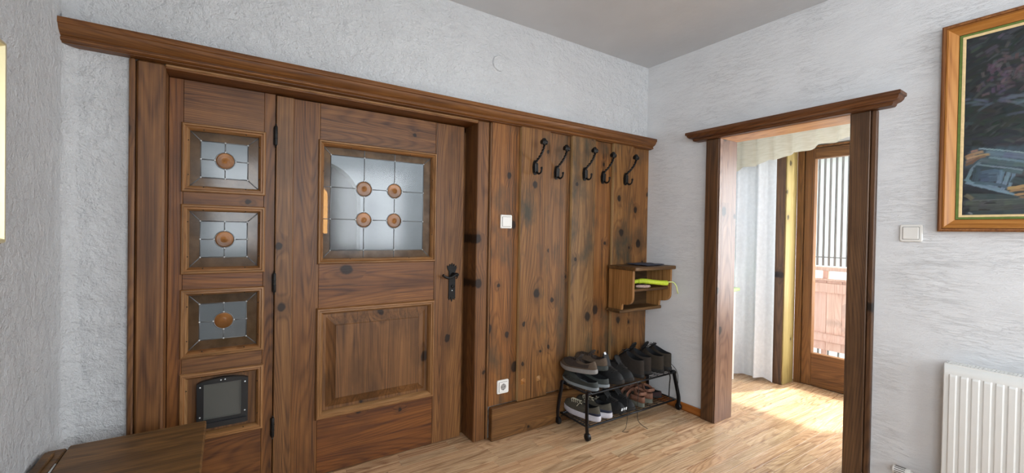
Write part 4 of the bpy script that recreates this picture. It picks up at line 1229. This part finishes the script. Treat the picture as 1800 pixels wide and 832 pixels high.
mt2 = dict(upper=M['taupe'], sole=M['slate'], lace=M['taupe_dark'], tongue=M['taupe_dark'], lining=M['taupe_dark'])
shoe('sneaker', 'tan lace-up sneaker stacked on the clogs, beside the black shoes', 'shoe', (-.695, -.300, ZT + .098), .06, mt2, L=.285, W=.102, sole=.030, collar=.078, tongue=.12, tilt=-.04, opening=(.05, .42), toecap=.046, colw=.058, group=gs, side=1)
gs = 'black hiking shoes with toes to the room'
mt = dict(upper=M['black_leather'], sole=M['sole_dark'])
for k, (x, lb, an) in enumerate(((-.618, 'black hiking shoe with a white tongue label, toe facing the room', PI + .06), (-.508, 'black hiking shoe beside the brown leather shoes, toe facing the room', PI + .02))):
    hang = [([(x + .02, -.22, ZT + .07), (x + .03, -.30, ZT + .05), (x + .04, -.345, ZT - .02), (x + .045, -.36, .12), (x + .03, -.365, .02), (x - .01, -.372, .0032), (x + .02, -.395, .0032)], .0016)] if k == 0 else \
        [([(x + .02, -.22, ZT + .07), (x + .03, -.30, ZT + .05), (x + .05, -.345, ZT - .02), (x + .03, -.36, .14), (x + .02, -.375, .04), (x + .045, -.43, .0035)], .0020)]
    shoe('hiking_shoe', lb, 'shoe', (x, -.060, ZT), an, mt, L=.285, W=.096, sole=.026, collar=.105, heel=.105, tongue=.185 if k == 0 else .155, opening=(.03, .50), toecap=.050, colw=.062, group=gs, side=(-1) ** k,
         band=(.08, .5, .0, .14, M['black_toe']), lace_hang=hang, heeltab=False, label_tag=k == 0)
gs = 'brown leather shoes with heels to the room'
specs = [(-.372, .0, .096, M['brown_leather'], 'dark brown leather shoe next to the black hiking shoes, heel to the room', .0),
         (-.268, .025, .094, M['brown_leather'], 'dark brown leather shoe with a raised black tongue, second of the four brown ones', .18),
         (-.168, .0, .096, M['brown_leather2'], 'olive brown leather shoe on the rack, second from the white wall', .0),
         (-.070, .01, .092, M['brown_leather2'], 'olive brown leather shoe nearest the white wall on the rack', .0)]
for k, (x, dy, W_, mt_, lb, xt) in enumerate(specs):
    mt = dict(upper=mt_, sole=M['sole_dark'], tongue=M['black_leather'])
    hang = None
    if k == 2: hang = [([(x + .02, -.16, ZT + .12), (x + .045, -.30, ZT + .03), (x + .035, -.344, ZT - .01), (x + .03, -.346, .20), (x + .02, -.35, .115)], .0042)]
    if k == 3: hang = [([(x + .02, -.16, ZT + .12), (x + .03, -.30, ZT + .03), (x + .02, -.344, ZT - .01), (x + .025, -.346, .20), (x + .01, -.35, .125)], .0020)]
    shoe('leather_shoe', lb, 'shoe', (x, -.318 + dy, ZT), .03, mt, L=.285, W=W_, sole=.024, collar=.150, heel=.118, tongue=.20 if k in (1, 2) else .175, laces=True, opening=(.02, .52), toecap=.060, colw=.068, group=gs, side=(-1) ** (k + 1), lace_hang=hang)
gs = 'olive grey sneakers on the lower rack shelf'
mt = dict(upper=M['olive_mesh'], sole=M['sole_white'], lace=plain('cream_lace', (186, 178, 156), .9), tongue=M['olive_mesh'])
for k, (x, a, lb) in enumerate(((-.775, .16, 'olive grey sneaker with thick white sole at the left end of the lower shelf'), (-.676, .13, 'olive grey sneaker with thick white sole, mate further from the rack end'))):
    shoe('sneaker', lb, 'shoe', (x, -.326, ZB), a, mt, L=.29, W=.096, sole=.034, collar=.082, heel=.090, tongue=.11, opening=(.05, .42), toecap=.044, colw=.060, group=gs, side=-1 if k == 0 else 1,
         band=(.05, .45, .40, 1.0, M['navy']) if False else (.0, .42, .0, .001, M['navy']))
    nb = [o for o in COL.objects if o.name.startswith('heel_overlay')][-1]
    bpy.data.objects.remove(nb)
    sn = [o for o in COL.objects if o.name.startswith('sneaker')][-1]
    O_ = outline(.29, .096, 44, side=-1 if k == 0 else 1); bm = bmesh.new(); rows = []
    ks = [kk % 44 for kk in range(24, 43)]
    for z, f in ((.036, 1.0), (.048, .985), (.060, .95)):
        rows.append([bm.verts.new((O_[i][0] * f * .99, .145 + (O_[i][1] - .145) * f * .995, z)) for i in ks])
    for a_, b_ in zip(rows, rows[1:]):
        for i in range(len(ks) - 1): bm.faces.new((a_[i], a_[i + 1], b_[i + 1], b_[i]))
    ho = link('heel_band', bm, M['navy'], sn, True); md = ho.modifiers.new('t', 'SOLIDIFY'); md.thickness = .003
gs = 'black striped sports shoes on the lower shelf'
mt = dict(upper=M['black_leather'], sole=M['sole_dark'])
for k, (x, lb) in enumerate(((-.585, 'black sports shoe with white marks on its toe, lower shelf'), (-.485, 'black sports shoe between its mate and the sandals, lower shelf'))):
    e = shoe('sports_shoe', lb, 'shoe', (x, -.060, ZB), PI + .03, mt, L=.28, W=.092, sole=.022, collar=.085, tongue=.125, opening=(.04, .44), toecap=.050, colw=.060, group=gs, side=(-1) ** k)
    if k == 0:
        bm = bmesh.new()
        for u0 in (-.026, -.006, .014):
            vs_ = [(u0 - .004, .050), (u0 + .006, .050), (u0 + .010, .036), (u0 + .001, .034)]
            prism(bm, vs_, lambda u, v, d: (u, d, v), .272, .2755)
        link('white_mark', bm, M['label_white'], e)
gs = 'rosy brown strap sandals on the lower shelf'
def sandal(x, y, rz, label, side):
    e = empty('sandal', (x, y, ZB), rz, label, 'sandal', gs)
    L, W, sole = .25, .088, .030; n = 44; O = outline(L, W, n, side=side)
    bm = bmesh.new(); rings = []
    for sc_, z in ((.95, 0), (1, .004), (.97, sole * .5), (1.0, sole)):
        rings.append([bm.verts.new((a * sc_, L / 2 + (b - L / 2) * sc_, z)) for a, b in O])
    for a, b in zip(rings, rings[1:]):
        for k in range(n): bm.faces.new((a[k], a[(k + 1) % n], b[(k + 1) % n], b[k]))
    bm.faces.new(rings[0][::-1]); bm.faces.new(rings[-1]); link('sole', bm, M['grey_sole'], e, 50)
    def strap(path, w_, nm='strap'):
        bm = tube(bmesh.new(), smoothpts(path, 6), w_, 10, flat=(1, .18)); link(nm, bm, M['tan_strap'], e, True)
    strap([(-.040, .17, .030), (-.034, .168, .062), (0, .164, .078), (.034, .168, .062), (.040, .17, .030)], .016)
    strap([(-.040, .12, .030), (-.036, .112, .066), (0, .104, .092), (.036, .112, .066), (.040, .12, .030)], .014)
    # heel counter and ankle strap
    bm = bmesh.new(); rows = []
    for z, f in ((.031, 1.0), (.050, .96), (.068, .9)):
        rows.append([bm.verts.new((O[i % n][0] * f, .02 + (O[i % n][1] - .02) * f, z)) for i in range(23, 44)])
    for a, b in zip(rows, rows[1:]):
        for i in range(20): bm.faces.new((a[i], a[i + 1], b[i + 1], b[i]))
    o = link('heel_counter', bm, M['tan_strap'], e, True); md = o.modifiers.new('t', 'SOLIDIFY'); md.thickness = .004
    strap([(-.034, .03, .085), (-.026, .006, .092), (0, -.002, .094), (.026, .006, .092), (.034, .03, .085), (.030, .06, .098), (0, .078, .108), (-.030, .06, .098), (-.034, .03, .085)], .010, 'ankle_strap')
    return e
sandal(-.362, -.318, -.05, 'rosy brown strap sandal on the lower shelf, nearer the black sports shoes', -1)
sandal(-.258, -.300, -.04, 'rosy brown strap sandal on the lower shelf, nearer the white wall', 1)
mt = dict(upper=M['maroon'], sole=M['sole_dark'])
shoe('slipper', 'dark maroon slipper lying at the wall end of the lower shelf', 'slipper', (-.125, -.275, ZB), .10, mt, L=.235, W=.088, sole=.014, collar=.050, heel=.044, tongue=0, laces=False, opening=(.03, .55), toecap=.050, colw=.066, side=1)

# ------------------------------------------------------------------ radiator
DB = (-.03, -2.2, .09)
rad = empty('radiator', DB, label='white fluted panel radiator under the painting', cat='radiator')
RY0, RY1, RZ0, RZ1 = -1.683, -2.70, .09, .690
bm = bmesh.new(); poly = []; yv = RY0 - .016; pitch = .0333
zt = [RZ0, RZ0 + .025, RZ0 + .035, RZ1 - .046, RZ1 - .038, RZ1]
cols = [(RY0, 0), (RY0 - .004, 0)]
while yv > RY1 + .02:
    cols += [(yv, 0), (yv - .0045, 1), (yv - .0215, 1), (yv - .026, 0)]; yv -= pitch
cols += [(RY1, 0)]
V = []
for yv, f in cols:
    V.append([bm.verts.new((-.101 - (.005 * f if 2 <= i <= 3 else 0), yv, z)) for i, z in enumerate(zt)])
for a, b in zip(V, V[1:]):
    for i in range(len(zt) - 1): bm.faces.new((a[i], a[i + 1], b[i + 1], b[i]))
back = [[bm.verts.new((-.088, yv, z)) for z in (RZ0, RZ1)] for yv in (RY0, RY1)]
place(link('front_panel', bm, M['white_enamel'], rad, 30), DB)
md = rad.children[0].modifiers.new('t', 'SOLIDIFY'); md.thickness = .004; md.offset = -1
for v_ in back: pass
place(boxobj('side_cover', M['white_enamel'], rad, -.099, -.034, RY0 - .003, RY0, RZ0 + .004, RZ1 + .004, bev=.001), DB)
place(boxobj('back_panel', M['white_enamel'], rad, -.040, -.034, RY1, RY0 - .003, RZ0, RZ1 - .002, bev=.001), DB)
bm = bmesh.new()
for xx in (-.095, -.069, -.043): box(bm, xx - .0035, xx + .0035, RY1, RY0 - .004, RZ1 + .000, RZ1 + .006)
yv = RY0 - .012
while yv > RY1:
    box(bm, -.0945, -.0415, yv - .003, yv + .003, RZ1 + .0005, RZ1 + .0055); yv -= .0115
place(link('top_grille', bm, M['white_enamel'], rad), DB)
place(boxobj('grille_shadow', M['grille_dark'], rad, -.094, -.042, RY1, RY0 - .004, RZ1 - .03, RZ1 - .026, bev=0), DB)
bm = bmesh.new(); box(bm, -.062, -.050, RY0 + .000, RY0 + .008, RZ1 - .030, RZ1 - .016, bev=.002); box(bm, -.062, -.050, RY0 + .0, RY0 + .006, RZ1 - .045, RZ1 - .035, bev=.002)
place(link('air_vent', bm, M['solder'], rad), DB)
bm = bmesh.new()
prof_ = [(.001, 0), (.018, .001), (.0195, .006), (.0195, .046), (.0205, .048), (.0205, .058), (.012, .060), (.012, .085), (.001, .086)]
lathe(bm, prof_, (-.062, -1.600 + .085, .148), 'y', 24)
for v_ in bm.verts: v_.co.y = -1.515 - (v_.co.y + 1.515)
place(link('thermostat_head', bm, M['white_plastic'], rad, 40), DB)
bm = bmesh.new()
for k in range(14):
    a = 2 * PI * k / 14
    box(bm, -.062 + .0195 * math.cos(a) - .0012, -.062 + .0195 * math.cos(a) + .0012, -1.560, -1.523, .148 + .0195 * math.sin(a) - .0012, .148 + .0195 * math.sin(a) + .0012)
place(link('grip_groove', bm, M['grille_dark'], rad), DB)
bm = bmesh.new()
tube(bm, smoothpts([(-.062, -1.60, .148), (-.062, -1.64, .148), (-.062, -1.668, .140), (-.062, -1.69, .135)], 4), .009, 10)
tube(bm, [(-.062, -1.625, .148), (-.062, -1.625, .001)], .008, 10)
place(link('pipe', bm, plain('brass_valve', (170, 140, 96), .35, .8), rad, True), DB)

# ------------------------------------------------------------------ painting on the right wall
PY0, PY1, PZ0, PZ1 = -1.637, -2.78, 1.262, 2.168     # outer frame
PB = (0, (PY0 + PY1) / 2, PZ0)
pt = empty('painting', PB, label='large dark oil painting in a wide wooden frame with a thin green line', cat='painting')
plw = lambda u, v, d: (-d, u, v)
def fr_(name, ins0, prof, mat): return place(link(name, frame_moulding(bmesh.new(), PY1 + ins0, PY0 - ins0, PZ0 + ins0, PZ1 - ins0, prof, plw), mat, pt, 30), PB)
fr_('outer_frame', 0, [(0, .004), (0, .034), (.005, .037), (.012, .036), (.015, .030), (.015, .004)], M['frame_pic_dark'])
fr_('inner_frame', .0152, [(0, .004), (0, .033), (.006, .034), (.010, .029), (.036, .018), (.038, .004)], (M['frame_pic'], M['frame_pic_y']))
fr_('green_line', .0535, [(0, .004), (0, .0175), (.009, .0165), (.009, .004)], M['green_line'])
fr_('fillet', .0628, [(0, .004), (0, .0175), (.006, .0155), (.010, .011), (.010, .004)], M['linen'])
place(boxobj('backing', M['hole'], pt, -.006, -.0015, PY1 + .02, PY0 - .02, PZ0 + .02, PZ1 - .02, bev=0), PB)
# canvas: brush strokes laid one over the other as vertex colours
cy0, cy1, cz0, cz1 = PY0 - .0725, PY1 + .0725, PZ0 + .0725, PZ1 - .0725
wd, ht = cy0 - cy1, cz1 - cz0
NX, NY = int(wd / .0026), int(ht / .0026)
rp = np.random.default_rng(4)
U_, V_ = np.meshgrid(np.linspace(0, wd, NX + 1), np.linspace(0, ht, NY + 1))
img = np.zeros((NY + 1, NX + 1, 3)); img[:] = (34, 40, 42); hgt = np.zeros((NY + 1, NX + 1))
def stroke(x, y, L, W, ang, col, al=.85):
    c, s = math.cos(ang), math.sin(ang)
    R0 = L + W; i0 = max(0, int((x - R0) / .0026)); i1 = min(NX + 1, int((x + R0) / .0026) + 2); j0 = max(0, int((y - R0) / .0026)); j1 = min(NY + 1, int((y + R0) / .0026) + 2)
    if i0 >= i1 or j0 >= j1: return
    u = U_[j0:j1, i0:i1] - x; v = V_[j0:j1, i0:i1] - y
    a = u * c + v * s; b = -u * s + v * c + .12 * a * a / max(L, .01)
    br = .95 + .05 * np.sin(b / W * 6 + x * 300)
    mk = np.clip((1 - np.maximum(np.abs(a) / L, np.abs(b) / W)) * 3, 0, 1) * al
    img[j0:j1, i0:i1] = img[j0:j1, i0:i1] * (1 - mk[..., None]) + np.array(col) * br[..., None] * mk[..., None]
    hgt[j0:j1, i0:i1] = hgt[j0:j1, i0:i1] * (1 - mk) + br * mk
def jit(c, k=10): return tuple(np.clip(np.array(c) + rp.normal(0, k, 3) * .5 + rp.normal(0, k * .6), 8, 245))
for _ in range(2600):
    x, y = rp.uniform(0, wd), rp.uniform(0, ht)
    f = y / ht
    base = (38, 44, 46) if f > .62 else ((36, 46, 44) if f > .42 else ((42, 50, 56) if f > .1 else (56, 60, 58)))
    if rp.random() < .12: base = (66, 72, 76)
    stroke(x, y, rp.uniform(.012, .05), rp.uniform(.004, .012), rp.uniform(-.5, .9) if f > .4 else rp.normal(-.05, .25), jit(base, 9))
for _ in range(90):      # pale violet blossom upper part
    stroke(rp.normal(.11, .04), rp.normal(.60, .05), .014, .006, rp.uniform(0, 3), jit((92, 78, 88), 14), .7)
for _ in range(40): stroke(rp.normal(.20, .10), rp.normal(.47, .02), .03, .006, rp.normal(0, .3), jit((96, 106, 124), 10), .6)
for _ in range(50): stroke(rp.normal(.62, .10), rp.normal(.50, .08), .03, .010, rp.normal(.3, .5), jit((84, 76, 70), 12), .5)
def quad(pts, col, k=9, al=.95):
    """fill a quadrilateral patch with parallel strokes"""
    P = np.array(pts, float)
    for t in np.linspace(0, 1, 9):
        a = P[0] * (1 - t) + P[3] * t; b = P[1] * (1 - t) + P[2] * t
        mid = (a + b) / 2; d = b - a; L = np.hypot(*d)
        w_ = max(.004, np.hypot(*(P[3] - P[0])) / 12)
        stroke(mid[0], mid[1], L / 2 * 1.02, w_ * 1.4, math.atan2(d[1], d[0]), jit(col, k), al)
PAINT = [([(0.0105, 0.1535), (0.0265, 0.1385), (0.0795, 0.1225), (0.1515, 0.0745)], (120, 148, 164), 0.0053),
         ([(0.0115, 0.1395), (0.0805, 0.1095), (0.1515, 0.0735)], (132, 160, 176), 0.0045),
         ([(0.0405, 0.2135), (0.1005, 0.1965), (0.1675, 0.1785)], (126, 148, 158), 0.0038),
         ([(0.0465, 0.2825), (0.1135, 0.2645), (0.1705, 0.2465)], (146, 170, 178), 0.0026),
         ([(0.0125, 0.1535), (0.0255, 0.1945), (0.0405, 0.2135), (0.0555, 0.2325)], (110, 138, 150), 0.0049),
         ([(0.0555, 0.2325), (0.1075, 0.2145), (0.1715, 0.1975)], (84, 106, 112), 0.0083),
         ([(0.0735, 0.2595), (0.1245, 0.2445), (0.1705, 0.2305)], (104, 124, 142), 0.0098),
         ([(0.0775, 0.2405), (0.1315, 0.2235), (0.1705, 0.2115)], (118, 146, 158), 0.0038),
         ([(0.0405, 0.2065), (0.0855, 0.1925), (0.1365, 0.1795)], (58, 78, 88), 0.0053),
         ([(0.0375, 0.1985), (0.0325, 0.1485)], (60, 80, 90), 0.0053),
         ([(0.0485, 0.1915), (0.0415, 0.1455)], (66, 86, 100), 0.006),
         ([(0.0565, 0.1795), (0.0935, 0.1835), (0.1115, 0.1735)], (86, 108, 128), 0.0068),
         ([(0.0565, 0.1635), (0.1005, 0.1615)], (72, 92, 112), 0.009),
         ([(0.0575, 0.1465), (0.1085, 0.1445)], (78, 98, 118), 0.0075),
         ([(0.0755, 0.1725), (0.1005, 0.1725), (0.0995, 0.1565), (0.0755, 0.1585)], (92, 114, 134), 0.003),
         ([(0.1145, 0.1785), (0.1055, 0.1315), (0.0945, 0.1165)], (112, 136, 158), 0.0068),
         ([(0.1325, 0.1715), (0.1225, 0.1295), (0.1165, 0.1035)], (124, 148, 168), 0.006),
         ([(0.1465, 0.1645), (0.1375, 0.1285), (0.1325, 0.1075)], (118, 144, 164), 0.0045),
         ([(0.0385, 0.1375), (0.0945, 0.1265), (0.1265, 0.1135)], (78, 102, 122), 0.0053),
         ([(0.1215, 0.1835), (0.1635, 0.1685)], (84, 108, 112), 0.006),
         ([(0.1505, 0.1385), (0.1725, 0.1255)], (58, 76, 80), 0.0113),
         ([(0.0085, 0.2525), (0.0315, 0.2625), (0.0545, 0.2675)], (172, 140, 108), 0.0053),
         ([(0.0115, 0.2435), (0.0395, 0.2505), (0.0735, 0.2545)], (192, 156, 120), 0.0045),
         ([(0.0095, 0.2295), (0.0365, 0.2405), (0.0625, 0.2475)], (148, 116, 92), 0.0045),
         ([(0.0095, 0.2175), (0.0255, 0.2245), (0.0435, 0.2415)], (120, 92, 76), 0.0045),
         ([(0.0245, 0.2725), (0.0395, 0.2755)], (170, 130, 116), 0.0038),
         ([(0.1335, 0.1075), (0.1545, 0.1085), (0.1725, 0.1125)], (196, 160, 110), 0.006),
         ([(0.1375, 0.0955), (0.1725, 0.0995)], (176, 140, 96), 0.0045),
         ([(0.1515, 0.0775), (0.1735, 0.0815)], (186, 148, 104), 0.0045),
         ([(0.1525, 0.0685), (0.1735, 0.0685)], (150, 116, 84), 0.0038),
         ([(0.0115, 0.1175), (0.0805, 0.0955), (0.1455, 0.0705)], (38, 46, 54), 0.0053),
         ([(0.0115, 0.1005), (0.0585, 0.0865)], (30, 38, 42), 0.0075),
         ([(0.0275, 0.0825), (0.0805, 0.0765), (0.1525, 0.0645)], (62, 78, 80), 0.0098),
         ([(0.0285, 0.0605), (0.1025, 0.0615), (0.1735, 0.0625)], (96, 106, 100), 0.0026),
         ([(0.0165, 0.0495), (0.0815, 0.0435), (0.1735, 0.0495)], (82, 90, 84), 0.0083),
         ([(0.0285, 0.0265), (0.1035, 0.0235), (0.1745, 0.0315)], (74, 80, 76), 0.0083),
         ([(0.0515, 0.0225), (0.0815, 0.0195)], (46, 44, 40), 0.003),
         ([(0.0665, 0.0485), (0.0995, 0.0485)], (26, 26, 24), 0.0019),
         ([(0.0175, 0.0045), (0.0825, 0.0055), (0.1745, 0.0085)], (56, 70, 72), 0.009),
         ([(0.0145, 0.0835), (0.0275, 0.0715)], (110, 104, 84), 0.0075),
         ([(0.0215, 0.0095), (0.0295, 0.0045)], (140, 150, 150), 0.003)]

quad([(.36, .10), (.43, .30), (.63, .28), (.67, .12)], (124, 140, 150)); quad([(.41, .14), (.45, .26), (.59, .25), (.61, .15)], (62, 74, 88))
quad([(.02, .19), (.05, .29), (.33, .27), (.29, .16)], (70, 90, 100), 6)
for pts, c_, w_ in PAINT:
    for rep in (0, 1):
        for (x0, y0_), (x1, y1_) in zip(pts, pts[1:]):
            dx, dy = x1 - x0, y1_ - y0_; L_ = math.hypot(dx, dy); k = max(1, int(L_ / .02))
            for i in range(k):
                t = (i + .5) / k
                stroke(x0 + dx * t, y0_ + dy * t + rp.normal(0, w_ * .12), L_ / k * .5 + w_ * 1.2, w_ * 1.25, math.atan2(dy, dx), jit(c_, 5), .85)
verts = []
jj, ii = np.meshgrid(np.arange(NY + 1), np.arange(NX + 1), indexing='ij')
X_ = -.0115 - .0009 * hgt; Yw = cy0 - ii * wd / NX; Zw = cz0 + jj * ht / NY
vs_ = np.stack([X_, Yw, Zw], -1).reshape(-1, 3)
idx = (jj * (NX + 1) + ii)
q = np.stack([idx[:-1, :-1], idx[:-1, 1:], idx[1:, 1:], idx[1:, :-1]], -1).reshape(-1, 4)
me = bpy.data.meshes.new('canvas'); me.from_pydata(vs_.tolist(), [], q.tolist())
ca = me.color_attributes.new('paint', 'FLOAT_COLOR', 'POINT')
lin_ = np.clip(img * .86 / 255, 0, 1); lin_ = np.where(lin_ <= .04045, lin_ / 12.92, ((lin_ + .055) / 1.055) ** 2.4)
ca.data.foreach_set('color', np.concatenate([lin_, np.ones((NY + 1, NX + 1, 1))], -1).reshape(-1).astype(np.float32))
for p in me.polygons: p.use_smooth = True
N = NT('oil_paint'); at = N.n('VertexColor'); at.layer_name = 'paint'
N.set(Base_Color=at.outputs[0], Roughness=.5); M['oil'] = N.m
place(link('canvas', me, M['oil'], pt), PB)

# ------------------------------------------------------------------ gilt-edged picture on the left wall
LB = (LX, -.79, 1.17)
lp = empty('picture', LB, label='picture in a narrow gilt frame on the left wall', cat='picture')
pll = lambda u, v, d: (LX + d, u, v)
place(link('frame', frame_moulding(bmesh.new(), -1.09, -.560, 1.176, 1.686, [(0, .002), (0, .018), (.004, .022), (.010, .022), (.014, .014), (.014, .002)], pll), M['gold'], lp, 30), LB)
place(link('corner_cap', frame_moulding(bmesh.new(), -1.092, -.558, 1.174, 1.688, [(0, .002), (0, .012), (.0035, .012), (.0035, .002)], pll), M['frame_pic_dark'], lp), LB)
place(link('print', bx(LX + .004, LX + .010, -1.08, -.570, 1.188, 1.674), plain('faded_print', (150, 140, 118), .6, 0, .35, 18), lp), LB)

# ------------------------------------------------------------------ bench under the side leaf
KB = (-2.95, -.8, 0)
be = empty('bench', KB, label='dark brown wooden bench chest in the left corner before the side leaf', cat='bench')
def kp(o): return place(o, KB)
ZS = .49
kp(boxobj('seat_board', M['bench'], be, -3.109, -2.737, -1.50, -.196, ZS - .024, ZS, bev=.004))
kp(boxobj('seat_strip', M['bench'], be, -3.160, -3.113, -1.50, -.203, ZS - .026, ZS - .003, bev=.004))
kp(link('hinge_rod', tube(bmesh.new(), [(-3.111, -.33, ZS - .001), (-3.111, -.42, ZS - .001)], .0028, 8), M['solder'], be, True))
kp(boxobj('end_rail', M['bench'], be, -3.157, -3.132, -1.50, -.240, ZS - .003, ZS + .008, bev=.003))
kp(boxobj('front_panel', M['bench'], be, -2.772, -2.752, -1.46, -.24, .05, ZS - .0245, bev=.002))
kp(boxobj('back_panel', M['bench'], be, -3.155, -3.135, -1.46, -.24, .05, ZS - .0265, bev=.002))
for yy in (-.24, -1.46):
    kp(boxobj('side_panel', M['bench'], be, -3.134, -2.773, yy - .01, yy + .01, .05, ZS - .0265, bev=.002))
for xx in (-3.14, -2.78):
    for yy in (-.26, -1.44): kp(boxobj('foot', M['bench'], be, xx - .025 + .005, xx + .025, yy - .025, yy + .025, .001, .049, bev=.003))
